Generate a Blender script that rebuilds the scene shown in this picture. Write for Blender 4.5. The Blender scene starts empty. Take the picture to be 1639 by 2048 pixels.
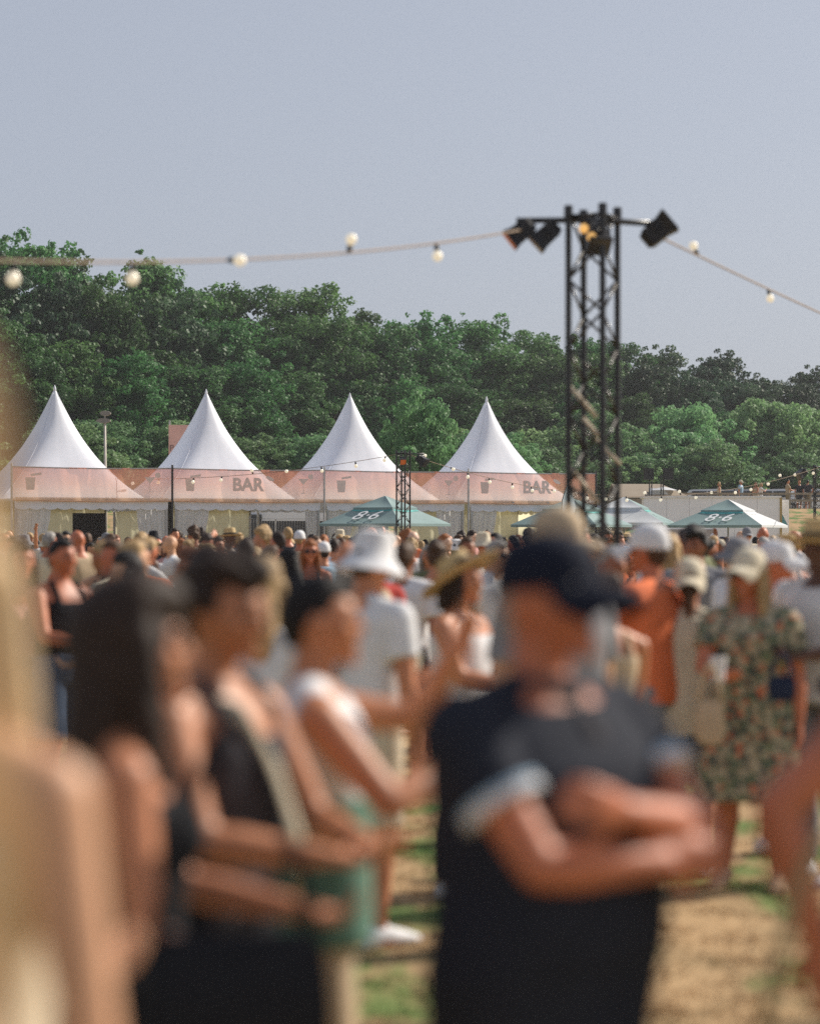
import bpy, bmesh, math, random
import numpy as np
from mathutils import Vector, Matrix, Euler

# ------------------------------------------------------------------ camera, sky, sun, exposure
SC = bpy.context.scene
COL = SC.collection
R = math.radians
FPX = 85.0 / 36.0 * 2048.0          # focal length in photograph pixels
CAMZ, HORIZON = 1.70, 1075.0

cam_d = bpy.data.cameras.new('camera')
cam = bpy.data.objects.new('camera', cam_d); COL.objects.link(cam)
cam.location = (0, 0, CAMZ); cam.rotation_euler = (R(90), 0, 0)
cam_d.lens = 85; cam_d.sensor_width = 36; cam_d.sensor_fit = 'AUTO'
cam_d.shift_y = (HORIZON - 1024.0) / 2048.0
cam_d.clip_start = 0.05; cam_d.clip_end = 3000
cam_d.dof.use_dof = True; cam_d.dof.focus_distance = 92.0; cam_d.dof.aperture_fstop = 1.55
cam_d.dof.aperture_blades = 0
SC.camera = cam

SUN_AZ, SUN_EL = R(60), R(37)        # azimuth right of the view direction, elevation
sun_dir = Vector((math.sin(SUN_AZ) * math.cos(SUN_EL), math.cos(SUN_AZ) * math.cos(SUN_EL), math.sin(SUN_EL)))
sun_d = bpy.data.lights.new('sun', 'SUN'); sun_d.energy = 5.0; sun_d.angle = R(0.6); sun_d.color = (1.0, 0.92, 0.80)
sun = bpy.data.objects.new('sun', sun_d); COL.objects.link(sun)
sun.rotation_euler = (-sun_dir).to_track_quat('-Z', 'Y').to_euler(); sun.location = (60, 40, 60)

W = bpy.data.worlds.new('World'); SC.world = W; W.use_nodes = True
wn, wl = W.node_tree.nodes, W.node_tree.links
bg = wn['Background']; bg.inputs['Strength'].default_value = 0.077
sky = wn.new('ShaderNodeTexSky'); sky.sky_type = 'NISHITA'; sky.sun_disc = False
sky.sun_elevation = SUN_EL; sky.sun_rotation = SUN_AZ
sky.air_density = 1.0; sky.dust_density = 2.2; sky.ozone_density = 1.0
hsv = wn.new('ShaderNodeHueSaturation'); hsv.inputs['Saturation'].default_value = 0.55
wl.new(sky.outputs[0], hsv.inputs['Color'])
mixw = wn.new('ShaderNodeMix'); mixw.data_type = 'RGBA'; mixw.inputs['Factor'].default_value = 0.60
wl.new(hsv.outputs[0], mixw.inputs[6]); mixw.inputs[7].default_value = (4.5, 5.0, 6.25, 1)   # even summer haze
wl.new(mixw.outputs[2], bg.inputs['Color'])

SC.view_settings.view_transform = 'Standard'; SC.view_settings.look = 'None'
SC.view_settings.exposure = 0.34; SC.view_settings.gamma = 1.0; SC.view_settings.use_curve_mapping = False
SC.render.engine = 'CYCLES'
SC.cycles.use_denoising = False      # the sampling grain stands in for the photograph's film grain
SC.cycles.max_bounces = 6; SC.cycles.transparent_max_bounces = 12
SC.cycles.sample_clamp_indirect = 4; SC.cycles.sample_clamp_direct = 6
random.seed(7); np.random.seed(7)

# ------------------------------------------------------------------ helpers
def world(px, s, z=0.0):
    """a photograph column and a scale in pixels per metre -> a place in the world"""
    return Vector(((px - 819.5) / s, FPX / s, z))
def zpx(y, s):
    return CAMZ + (HORIZON - y) / s

_M = {}
def mat(name, col, rough=0.75, var=0.12, scale=6.0, spec=0.25, transl=0.0, metal=0.0, emit=None, bump=0.0, sheen=0.0, obvar=0.0):
    if name in _M: return _M[name]
    m = bpy.data.materials.new(name); m.use_nodes = True; _M[name] = m
    n, l = m.node_tree.nodes, m.node_tree.links
    p = n['Principled BSDF']; out = n['Material Output']
    p.inputs['Roughness'].default_value = rough; p.inputs['Metallic'].default_value = metal
    p.inputs['Specular IOR Level'].default_value = spec
    tc = n.new('ShaderNodeTexCoord'); nz = n.new('ShaderNodeTexNoise')
    nz.inputs['Scale'].default_value = scale; nz.inputs['Detail'].default_value = 5
    l.new(tc.outputs['Object'], nz.inputs['Vector'])
    mr = n.new('ShaderNodeMapRange'); mr.inputs['From Min'].default_value = 0.3; mr.inputs['From Max'].default_value = 0.7
    mr.inputs['To Min'].default_value = 1 - var; mr.inputs['To Max'].default_value = 1 + var
    l.new(nz.outputs['Fac'], mr.inputs['Value'])
    vm = n.new('ShaderNodeVectorMath'); vm.operation = 'SCALE'; vm.inputs[0].default_value = col[:3]
    fac = mr.outputs['Result']
    if obvar:
        oi = n.new('ShaderNodeObjectInfo'); m2 = n.new('ShaderNodeMapRange')
        m2.inputs['To Min'].default_value = 1 - obvar; m2.inputs['To Max'].default_value = 1 + obvar
        l.new(oi.outputs['Random'], m2.inputs['Value'])
        mm = n.new('ShaderNodeMath'); mm.operation = 'MULTIPLY'
        l.new(fac, mm.inputs[0]); l.new(m2.outputs['Result'], mm.inputs[1]); fac = mm.outputs[0]
    l.new(fac, vm.inputs['Scale'])
    l.new(vm.outputs['Vector'], p.inputs['Base Color'])
    if bump:
        b = n.new('ShaderNodeBump'); b.inputs['Strength'].default_value = bump; b.inputs['Distance'].default_value = 0.02
        l.new(nz.outputs['Fac'], b.inputs['Height']); l.new(b.outputs['Normal'], p.inputs['Normal'])
    if sheen: p.inputs['Sheen Weight'].default_value = sheen
    if emit:
        p.inputs['Emission Color'].default_value = (*emit[:3], 1); p.inputs['Emission Strength'].default_value = emit[3]
    if transl:
        t = n.new('ShaderNodeBsdfTranslucent'); mx = n.new('ShaderNodeMixShader'); mx.inputs['Fac'].default_value = transl
        l.new(vm.outputs['Vector'], t.inputs['Color']); l.new(p.outputs[0], mx.inputs[1]); l.new(t.outputs[0], mx.inputs[2])
        l.new(mx.outputs[0], out.inputs['Surface'])
    return m

def ramp_mat(name, stops, scale, rough=0.8, voronoi=True, space='Object', distort=0.0):
    if name in _M: return _M[name]
    m = bpy.data.materials.new(name); m.use_nodes = True; _M[name] = m
    n, l = m.node_tree.nodes, m.node_tree.links; p = n['Principled BSDF']
    p.inputs['Roughness'].default_value = rough; p.inputs['Specular IOR Level'].default_value = 0.15
    tc = n.new('ShaderNodeTexCoord')
    if voronoi:
        t = n.new('ShaderNodeTexVoronoi'); t.inputs['Scale'].default_value = scale; o = t.outputs['Color']
    else:
        t = n.new('ShaderNodeTexNoise'); t.inputs['Scale'].default_value = scale; t.inputs['Detail'].default_value = 6; o = t.outputs['Fac']
        t.inputs['Distortion'].default_value = distort
    l.new(tc.outputs[space], t.inputs['Vector'])
    cr = n.new('ShaderNodeValToRGB'); cr.color_ramp.interpolation = 'CONSTANT' if voronoi else 'LINEAR'
    el = cr.color_ramp.elements
    while len(el) < len(stops): el.new(0.5)
    for e, (pos, c) in zip(el, stops): e.position = pos; e.color = (*c, 1)
    l.new(o, cr.inputs['Fac']); l.new(cr.outputs['Color'], p.inputs['Base Color'])
    return m

class MB:
    """collects vertices and faces for one mesh"""
    def __init__(s): s.v, s.f = [], []
    def add(s, vs, fs, mtx=None):
        o = len(s.v)
        s.v.extend([tuple(mtx @ Vector(v)) for v in vs] if mtx is not None else [tuple(v) for v in vs])
        s.f.extend([tuple(i + o for i in f) for f in fs]); return s
    def box(s, c, d, mtx=None):
        x, y, z = c; a, b, h = d[0] / 2, d[1] / 2, d[2] / 2
        vs = [(x + i * a, y + j * b, z + k * h) for i in (-1, 1) for j in (-1, 1) for k in (-1, 1)]
        return s.add(vs, [(0, 1, 3, 2), (4, 6, 7, 5), (0, 4, 5, 1), (2, 3, 7, 6), (0, 2, 6, 4), (1, 5, 7, 3)], mtx)
    def rings(s, rings, cap=True, closed=True, mtx=None):
        n = len(rings[0]); vs, fs = [], []
        for r in rings: vs.extend(r)
        m = n if closed else n - 1
        for i in range(len(rings) - 1):
            for j in range(m):
                k = (j + 1) % n
                fs.append((i * n + j, i * n + k, (i + 1) * n + k, (i + 1) * n + j))
        if cap:
            fs.append(tuple(range(n))[::-1]); fs.append(tuple(range((len(rings) - 1) * n, len(rings) * n)))
        return s.add(vs, fs, mtx)
    def tube(s, path, radii, n=10, mtx=None, flat=None, up=None):
        """tube along a path; radius per point; flat squeezes along a second axis"""
        path = [Vector(p) for p in path]
        if not hasattr(radii, '__len__'): radii = [radii] * len(path)
        rr = []; prev = None
        for i, p in enumerate(path):
            d = (path[min(i + 1, len(path) - 1)] - path[max(i - 1, 0)]).normalized()
            ref = Vector(up) if up is not None else (prev if prev is not None else (Vector((0, 0, 1)) if abs(d.z) < 0.9 else Vector((1, 0, 0))))
            u = d.cross(ref)
            if u.length < 1e-4: u = d.cross(Vector((1, 0.3, 0.1)))
            u.normalize(); w = u.cross(d).normalized(); prev = w
            fl = flat if flat is not None else 1.0
            rr.append([p + u * (radii[i] * math.cos(2 * math.pi * k / n)) + w * (radii[i] * fl * math.sin(2 * math.pi * k / n)) for k in range(n)])
        return s.rings(rr, True, True, mtx)
    def capsule(s, path, radii, n=10, mtx=None):
        path = [Vector(p) for p in path]; radii = list(radii)
        d0 = (path[0] - path[1]).normalized(); d1 = (path[-1] - path[-2]).normalized()
        P = [path[0] + d0 * radii[0] * 0.9, path[0] + d0 * radii[0] * 0.5] + path + [path[-1] + d1 * radii[-1] * 0.5, path[-1] + d1 * radii[-1] * 0.9]
        Q = [radii[0] * 0.35, radii[0] * 0.84] + radii + [radii[-1] * 0.84, radii[-1] * 0.35]
        return s.tube(P, Q, n, mtx)
    def ell(s, c, r, mtx=None, nu=14, nv=9):
        vs, fs = [], []
        for i in range(nv + 1):
            t = math.pi * i / nv
            for j in range(nu):
                a = 2 * math.pi * j / nu
                vs.append((c[0] + r[0] * math.sin(t) * math.cos(a), c[1] + r[1] * math.sin(t) * math.sin(a), c[2] + r[2] * math.cos(t)))
        for i in range(nv):
            for j in range(nu):
                k = (j + 1) % nu
                fs.append((i * nu + j, (i + 1) * nu + j, (i + 1) * nu + k, i * nu + k))
        return s.add(vs, fs, mtx)
    def lathe(s, prof, n=24, sx=1.0, sy=1.0, mtx=None, cap=True):
        rr = [[(r * sx * math.cos(2 * math.pi * k / n), r * sy * math.sin(2 * math.pi * k / n), z) for k in range(n)] for r, z in prof]
        return s.rings(rr, cap, True, mtx)
    def mesh(s, name='mesh', smooth=False, fix=True):
        me = bpy.data.meshes.new(name); me.from_pydata(s.v, [], s.f); 
        if fix:
            bm = bmesh.new(); bm.from_mesh(me)
            bmesh.ops.remove_doubles(bm, verts=bm.verts, dist=1e-5)
            bmesh.ops.recalc_face_normals(bm, faces=bm.faces); bm.to_mesh(me); bm.free()
        if smooth: me.shade_smooth()
        else:
            pass
        return me

def obj(name, me, m=None, parent=None, loc=None, rot=None, scale=None):
    if isinstance(me, MB): me = me.mesh(name)
    o = bpy.data.objects.new(name, me); COL.objects.link(o)
    if m is not None:
        if len(me.materials) == 0: me.materials.append(None)
        o.material_slots[0].link = 'OBJECT'; o.material_slots[0].material = m
    if parent is not None: o.parent = parent
    if loc is not None: o.location = loc
    if rot is not None: o.rotation_euler = rot
    if scale is not None: o.scale = (scale,) * 3 if not hasattr(scale, '__len__') else scale
    return o
def empty(name, loc=(0, 0, 0), rz=0.0):
    o = bpy.data.objects.new(name, None); COL.objects.link(o); o.location = loc; o.rotation_euler = (0, 0, rz); o.empty_display_size = 0.2
    return o
def tag(o, label, cat, group=None):
    o['label'] = label; o['category'] = cat
    if group: o['group'] = group
    return o
def struct(o): o['kind'] = 'structure'; return o

def smooth_mesh(mb, name='mesh', angle=None):
    me = mb.mesh(name); me.shade_smooth()
    if angle is not None: 
        bm = bmesh.new(); bm.from_mesh(me)
        for e in bm.edges:
            if len(e.link_faces) == 2 and e.calc_face_angle(0) > angle: e.smooth = False
        bm.to_mesh(me); bm.free()
    return me

# voxel-remeshed bodies and clothes are queued and evaluated together
_QUEUE = []
def queue(mb, voxel, smooth=2, fold=None):
    i = len(_QUEUE); _QUEUE.append((mb, voxel, smooth, fold)); return i
def snoise(P, freq, seed, n=6):
    rs = np.random.RandomState(seed); out = np.zeros(len(P))
    for _ in range(n):
        d = rs.normal(size=3); d /= np.linalg.norm(d); out += np.sin(P @ d * freq * rs.uniform(0.6, 1.6) + rs.uniform(0, 6.28))
    return out / n
RES = []
def flush():
    tmp = []
    for mb, voxel, smooth, fold in _QUEUE[len(RES):]:
        me = bpy.data.meshes.new('form'); me.from_pydata(mb.v, [], mb.f)
        bm = bmesh.new(); bm.from_mesh(me); bmesh.ops.recalc_face_normals(bm, faces=bm.faces)
        bmesh.ops.triangulate(bm, faces=[f for f in bm.faces if len(f.verts) > 4]); bm.to_mesh(me); bm.free()
        o = bpy.data.objects.new('form', me); COL.objects.link(o)
        r = o.modifiers.new('r', 'REMESH'); r.mode = 'VOXEL'; r.voxel_size = voxel; r.use_smooth_shade = True
        if smooth:
            k = o.modifiers.new('s', 'SMOOTH'); k.factor = 0.5; k.iterations = smooth
        tmp.append((o, fold))
    dg = bpy.context.evaluated_depsgraph_get(); dg.update()
    for o, fold in tmp:
        me = bpy.data.meshes.new_from_object(o.evaluated_get(dg))
        if fold:
            n = len(me.vertices); co = np.empty(n * 3, np.float32); me.vertices.foreach_get('co', co); co = co.reshape(-1, 3)
            nr = np.empty(n * 3, np.float32); me.vertices.foreach_get('normal', nr); nr = nr.reshape(-1, 3)
            amp, freq, st, seed = fold
            q = co * np.array(st); d = snoise(q + 0.02 * snoise(co, 20, seed + 9)[:, None], freq, seed)
            co += nr * (np.sign(d) * np.abs(d) ** 0.8 * amp * 1.6)[:, None]
            me.vertices.foreach_set('co', co.ravel()); me.update()
        me.shade_smooth(); RES.append(me)
    for o, _ in tmp:
        d = o.data; bpy.data.objects.remove(o); bpy.data.meshes.remove(d)
# ------------------------------------------------------------------ ground
def sstep(t): t = max(0.0, min(1.0, t)); return t * t * (3 - 2 * t)
def gh(x, y): return 3.3 * sstep((y - 106) / 26) + 5.0 * sstep((y - 158) / 110)

def ground_material(name, blades=False):
    m = bpy.data.materials.new(name); m.use_nodes = True
    n, l = m.node_tree.nodes, m.node_tree.links; p = n['Principled BSDF']
    p.inputs['Roughness'].default_value = 0.9; p.inputs['Specular IOR Level'].default_value = 0.1
    g = n.new('ShaderNodeNewGeometry')
    mp = n.new('ShaderNodeVectorMath'); mp.operation = 'MULTIPLY'; mp.inputs[1].default_value = (0.75, 0.42, 0.0)
    l.new(g.outputs['Position'], mp.inputs[0])
    a = n.new('ShaderNodeTexNoise'); a.inputs['Scale'].default_value = 1.7; a.inputs['Detail'].default_value = 7; a.inputs['Roughness'].default_value = 0.65
    l.new(mp.outputs[0], a.inputs['Vector'])
    cr = n.new('ShaderNodeValToRGB'); e = cr.color_ramp.elements
    k = 1.15 if blades else 1.0
    for _ in range(2): e.new(0.5)
    for el, (pos, c) in zip(e, [(0.40, (0.40 * k, 0.27 * k, 0.145 * k)), (0.50, (0.31 * k, 0.215 * k, 0.115 * k)), (0.55, (0.17 * k, 0.19 * k, 0.07 * k)), (0.62, (0.085 * k, 0.16 * k, 0.045 * k))]):
        el.position = pos; el.color = (*c, 1)
    l.new(a.outputs['Fac'], cr.inputs['Fac'])
    b = n.new('ShaderNodeTexNoise'); b.inputs['Scale'].default_value = 22; b.inputs['Detail'].default_value = 6
    l.new(g.outputs['Position'], b.inputs['Vector'])
    mr = n.new('ShaderNodeMapRange'); mr.inputs['From Min'].default_value = 0.3; mr.inputs['From Max'].default_value = 0.7
    mr.inputs['To Min'].default_value = 0.82; mr.inputs['To Max'].default_value = 1.16
    l.new(b.outputs['Fac'], mr.inputs['Value'])
    vm = n.new('ShaderNodeVectorMath'); vm.operation = 'SCALE'; l.new(cr.outputs['Color'], vm.inputs[0]); l.new(mr.outputs[0], vm.inputs['Scale'])
    l.new(vm.outputs[0], p.inputs['Base Color'])
    bp = n.new('ShaderNodeBump'); bp.inputs['Strength'].default_value = 0.35; bp.inputs['Distance'].default_value = 0.015
    l.new(b.outputs['Fac'], bp.inputs['Height']); l.new(bp.outputs[0], p.inputs['Normal'])
    return m
xs = sorted(set([-900, -500, -300, -200] + list(range(-120, 121, 8)) + [200, 300, 500, 900]))
ys = sorted(set([-60, -20, 0] + list(range(4, 40, 4)) + list(range(40, 300, 6)) + [330, 400, 520, 800, 1400]))
gmb = MB()
gmb.add([(x, y, gh(x, y)) for y in ys for x in xs], [(j * len(xs) + i, j * len(xs) + i + 1, (j + 1) * len(xs) + i + 1, (j + 1) * len(xs) + i) for j in range(len(ys) - 1) for i in range(len(xs) - 1)])
ground = struct(obj('ground', smooth_mesh(gmb, 'ground'), ground_material('dry_festival_grass')))
ground['label'] = 'trampled straw-coloured festival field with green tufts'

rs = np.random.RandomState(3)
def blades(n, y0, y1, hmin, hmax, wid):
    y = np.exp(rs.uniform(np.log(y0), np.log(y1), n)); x = rs.uniform(-0.21, 0.21, n) * y
    # tufts: pull blades toward tuft centres
    k = n // 26; tx = rs.uniform(-0.21, 0.21, k); ty = np.exp(rs.uniform(np.log(y0), np.log(y1), k)); j = rs.randint(0, k, n)
    u = rs.uniform(size=n) < 0.75
    x = np.where(u, tx[j] * ty[j] + rs.normal(0, 0.05, n), x); y = np.where(u, ty[j] + rs.normal(0, 0.05, n), y)
    h = rs.uniform(hmin, hmax, n); a = rs.uniform(0, 6.283, n); lean = rs.normal(0, 0.9, (n, 2)) * h[:, None]
    w = wid * rs.uniform(0.6, 1.3, n)
    v = np.zeros((n, 3, 3)); v[:, 0] = np.c_[x - np.cos(a) * w, y - np.sin(a) * w, np.zeros(n)]
    v[:, 1] = np.c_[x + np.cos(a) * w, y + np.sin(a) * w, np.zeros(n)]; v[:, 2] = np.c_[x + lean[:, 0], y + lean[:, 1], h]
    return v.reshape(-1, 3)
def tri_soup(name, v, per=3):
    me = bpy.data.meshes.new(name); nv = len(v); nf = nv // per
    me.vertices.add(nv); me.vertices.foreach_set('co', v.astype(np.float32).ravel())
    me.loops.add(nv); me.loops.foreach_set('vertex_index', np.arange(nv, dtype=np.int32))
    me.polygons.add(nf); me.polygons.foreach_set('loop_start', np.arange(0, nv, per, dtype=np.int32))
    me.update(calc_edges=True); me.validate(); return me
grass = obj('grass', tri_soup('grass', blades(60000, 7.5, 40, 0.010, 0.034, 0.005)), ground_material('grass_blades', True))
grass['kind'] = 'stuff'; grass['label'] = 'short dry and green grass blades on the festival field'

# ------------------------------------------------------------------ trees
def leaf_material(name, col, alt, transl=0.35):
    m = bpy.data.materials.new(name); m.use_nodes = True
    n, l = m.node_tree.nodes, m.node_tree.links; p = n['Principled BSDF']; out = n['Material Output']
    p.inputs['Roughness'].default_value = 0.55; p.inputs['Specular IOR Level'].default_value = 0.3
    at = n.new('ShaderNodeAttribute'); at.attribute_name = 'tint'
    oi = n.new('ShaderNodeObjectInfo')
    mx = n.new('ShaderNodeMix'); mx.data_type = 'RGBA'; mx.inputs[6].default_value = (*col, 1); mx.inputs[7].default_value = (*alt, 1)
    l.new(at.outputs['Fac'], mx.inputs['Factor'])
    mr = n.new('ShaderNodeMapRange'); mr.inputs['To Min'].default_value = 0.62; mr.inputs['To Max'].default_value = 1.35; l.new(oi.outputs['Random'], mr.inputs['Value'])
    vm = n.new('ShaderNodeVectorMath'); vm.operation = 'SCALE'; hs = n.new('ShaderNodeHueSaturation'); hr = n.new('ShaderNodeMapRange'); fr = n.new('ShaderNodeMath'); fr.operation = 'FRACT'; mu = n.new('ShaderNodeMath'); mu.operation = 'MULTIPLY'; mu.inputs[1].default_value = 7.31
    l.new(oi.outputs['Random'], mu.inputs[0]); l.new(mu.outputs[0], fr.inputs[0]); l.new(fr.outputs[0], hr.inputs['Value']); hr.inputs['To Min'].default_value = 0.468; hr.inputs['To Max'].default_value = 0.515
    l.new(hr.outputs[0], hs.inputs['Hue']); l.new(mx.outputs[2], hs.inputs['Color']); l.new(hs.outputs[0], vm.inputs[0]); l.new(mr.outputs[0], vm.inputs['Scale'])
    l.new(vm.outputs[0], p.inputs['Base Color'])
    t = n.new('ShaderNodeBsdfTranslucent'); l.new(vm.outputs[0], t.inputs['Color'])
    ms = n.new('ShaderNodeMixShader'); ms.inputs['Fac'].default_value = transl
    l.new(p.outputs[0], ms.inputs[1]); l.new(t.outputs[0], ms.inputs[2]); l.new(ms.outputs[0], out.inputs['Surface'])
    return m
LEAF = [leaf_material('oak_leaf', (0.037, 0.116, 0.037), (0.088, 0.212, 0.062), 0.42),
        leaf_material('dark_leaf', (0.030, 0.066, 0.036), (0.050, 0.105, 0.048), 0.35),
        leaf_material('shrub_leaf', (0.10, 0.225, 0.085), (0.18, 0.315, 0.13), 0.45)]
BARK = mat('bark', (0.075, 0.058, 0.048), 0.9, 0.35, 5, bump=0.5)

def crown_mesh(name, seed, nclump, per, rad, leaf, cr=(0.55, 1.15), top=6, base=0.25):
    """unit-height crown: z from base to 1 of height h; rad=(rx, ry, h)"""
    r = np.random.RandomState(seed); rx, ry, h = rad
    C = []; 
    lob = r.normal(size=(9, 3)); lob /= np.linalg.norm(lob, axis=1)[:, None]
    while len(C) < nclump:
        d = r.normal(size=3); d /= np.linalg.norm(d)
        q = 0.80 + 0.28 * np.max(np.clip(lob @ d, 0, 1) ** 5) + 0.10 * r.normal() * 0.6
        t = (0.35 + 0.65 * r.uniform() ** 0.45) * q
        zc = (base + 1) / 2 * h; hz = (1 - base) / 2 * h * 0.93
        wz = 1.0 - 0.25 * max(0, d[2]) * t
        C.append((d[0] * rx * t * wz, d[1] * ry * t * wz, zc + d[2] * hz * t))
    for _ in range(top):
        a = r.uniform(0, 6.28); u = r.uniform(0, 0.6); C.append((math.cos(a) * rx * u, math.sin(a) * ry * u, h * (0.90 + 0.08 * r.uniform())))
    ns = nclump // 2
    for _ in range(ns):                      # loose twig sprays on the outline
        d = r.normal(size=3); d /= np.linalg.norm(d); d[2] = abs(d[2]) * 0.9 + 0.1 if r.uniform() < 0.7 else d[2]
        t = 0.98 + 0.30 * r.uniform() ** 1.6; zc = (base + 1) / 2 * h; hz = (1 - base) / 2 * h * 0.93; C.append((d[0] * rx * t, d[1] * ry * t, zc + d[2] * hz * t))
    C = np.array(C); nC = len(C); rc = r.uniform(cr[0], cr[1], nC); rc[-ns:] *= 0.48; tc = r.uniform(0, 1, nC)
    idx = np.repeat(np.arange(nC), (per * (rc / rc.mean()) ** 1.7).astype(int)); n = len(idx)
    d = r.normal(size=(n, 3)); d /= np.linalg.norm(d, axis=1)[:, None]; d[:, 2] *= 0.75
    rr = rc[idx] * (0.45 + 0.6 * r.uniform(size=n) ** 0.6)
    P = C[idx] + d * rr[:, None]
    nor = d + r.normal(size=(n, 3)) * 0.65 + np.array([0, 0, 0.45]); nor /= np.linalg.norm(nor, axis=1)[:, None]
    a = np.cross(nor, r.normal(size=(n, 3))); a /= np.linalg.norm(a, axis=1)[:, None]; b = np.cross(nor, a)
    sz = leaf * r.uniform(0.6, 1.35, n)[:, None]
    v = np.stack([P - a * sz, P - b * sz * 0.62 + nor * sz * 0.18, P + a * sz * 1.1, P + b * sz * 0.62 + nor * sz * 0.18], 1).reshape(-1, 3)
    me = tri_soup(name, v, 4)
    at = me.attributes.new('tint', 'FLOAT', 'FACE'); t = np.clip(tc[idx] * 0.75 + r.uniform(0, 0.35, n), 0, 1).astype(np.float32)
    at.data.foreach_set('value', t[:len(at.data)])
    return me, C
def trunk_mesh(name, seed, h, C, r0):
    r = random.Random(seed); mb = MB()
    pts = [(0, 0, -0.6)]; x = y = 0
    for k in range(1, 7): x += r.uniform(-.18, .18); y += r.uniform(-.18, .18); pts.append((x, y, h * 0.14 * k))
    mb.tube(pts, [r0 * 1.25] + [r0 * (1 - 0.14 * k) for k in range(1, 7)], 9)
    for i in r.sample(range(len(C)), 11):
        c = Vector(C[i]); b = Vector(pts[r.randint(2, 5)])
        if c.z < b.z: b = Vector(pts[2])
        mid = b.lerp(c, 0.5) + Vector((r.uniform(-.3, .3), r.uniform(-.3, .3), -0.3))
        mb.tube([b, mid, c], [r0 * 0.42, r0 * 0.25, r0 * 0.06], 6)
    return smooth_mesh(mb, name)
CR = []
for k in range(7):
    rad = (3.1 + 0.55 * (k % 3), 3.5 + 0.4 * (k % 2), 14.0)
    me, C = crown_mesh('crown', 20 + k, 165, 100, rad, 0.135, (0.38, 1.25), 8 + k, 0.10)
    CR.append((me, trunk_mesh('trunk', 20 + k, 14.0, C, 0.24), 14.0))
CRD = []
for k in range(2):
    me, C = crown_mesh('dense_crown', 60 + k, 170, 110, (3.0, 3.0, 11.0), 0.12, (0.45, 0.95), 5, 0.05)
    CRD.append((me, trunk_mesh('dense_trunk', 60 + k, 11.0, C, 0.2), 11.0))
CRS = []
for k in range(4):
    me, C = crown_mesh('shrub_crown', 80 + k, 75, 130, (2.4, 2.2, 4.4), 0.085, (0.28, 0.75), 8, 0.02)
    CRS.append((me, trunk_mesh('shrub_stem', 80 + k, 4.4, C, 0.09), 4.4))

LAND = [(-60, 'beyond the edge of the first peaked tent'), (110, 'behind the first peaked tent'), (207, 'behind the lamp post'), (300, 'behind the pink parking sign'), (415, 'behind the second peaked tent'), (560, 'in the gap after the second peaked tent'),
        (702, 'behind the third peaked tent'), (840, 'behind the small lighting truss'), (975, 'behind the fourth peaked tent'), (1080, 'between the fourth tent and the tall truss'), (1185, 'behind the tall lighting truss'),
        (1315, 'behind the twin black loudspeakers'), (1450, 'behind the embankment cars'), (1560, 'behind the people on the embankment'), (1660, 'behind the parked bicycles'), (1800, 'beyond the last truss on the embankment')]
def landmark(px): return min(LAND, key=lambda t: abs(t[0] - px))[1]
_used = {}
def unique(label, o=None): return label
def tell_apart(things):
    """things: (object, column). Look-alikes with one label get the end of the row they stand nearer to"""
    by = {}
    for o, px in things: by.setdefault(o['label'], []).append((px, o))
    for lab, L in by.items():
        if len(L) < 2: continue
        L.sort(key=lambda t: t[0]); n = len(L)
        for k, (px, o) in enumerate(L):
            w = 'nearer lamp-post end' if k == 0 else ('nearer bicycle end' if k == n - 1 else 'middle one')
            o['label'] = lab + ', ' + w
PLANTS = []
def plant_tree(kind, px, Y, ztop, rnd, name, desc, cat, group, wide=1.0):
    lib = {'oak': CR, 'dark': CRD, 'shrub': CRS}[kind]; me, tr, h0 = rnd.choice(lib)
    s = FPX / Y; x = (px - 819.5) / s; g = gh(x, Y); h = max(1.5, ztop - g); k = h / h0
    root = empty(name, (x, Y, g), rnd.uniform(0, 6.28)); w = k ** 0.5 * wide * rnd.uniform(0.92, 1.1)
    root.scale = (w, w, k)
    obj('trunk', tr, BARK, root); obj('crown', me, LEAF[{'oak': 0, 'dark': 1, 'shrub': 2}[kind]] if not isinstance(kind, tuple) else LEAF[0], root)
    tag(root, desc, cat, group); PLANTS.append((root, px)); return root
SIL = [(-300, 440), (0, 470), (60, 505), (140, 515), (230, 500), (310, 525), (350, 572), (450, 555), (500, 590), (560, 600), (640, 585), (700, 620), (780, 630), (850, 632), (930, 640), (975, 620), (1020, 650), (1060, 672), (1150, 668), (1280, 700), (1330, 722), (1400, 718), (1500, 740), (1560, 748), (1640, 742), (1900, 770)]
def sil(px):
    return float(np.interp(px, [a for a, _ in SIL], [b for _, b in SIL]))
rnd = random.Random(11)
def depth(px): return 150 + 52 * max(-0.2, min(1.2, px / 1639.0))
i = 0
px = -170
while px < 1830:
    for row, (dy, frac, off) in enumerate([(14, 1.0, 0), (7, 0.86, 45), (0, 0.66, 85)]):
        p = px + off + rnd.uniform(-22, 22); Y = depth(p) + dy + rnd.uniform(-2, 2); s = FPX / Y
        top = sil(p) + rnd.uniform(-6, 22); zt = CAMZ + (HORIZON - top) / s
        g = gh(0, Y); zt = g + (zt - g) * frac * (rnd.uniform(0.92, 1.06) if row else 1)
        dark = (p > 1230 and row < 2) or (row == 1 and rnd.random() < 0.3)
        rowname = ['tallest trees along the skyline', 'middle row of the wood', 'lower trees at the wood edge'][row]
        plant_tree('dark' if dark else 'oak', p, Y, zt, rnd, 'woodland_tree',
                   f"{'dark dense' if dark else 'leafy green'} tree {landmark(p)}, {['skyline row', 'middle row', 'wood edge'][row]}", 'tree', rowname, 1.05)
    px += 112 if px < 1150 else 72
px = -120
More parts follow.
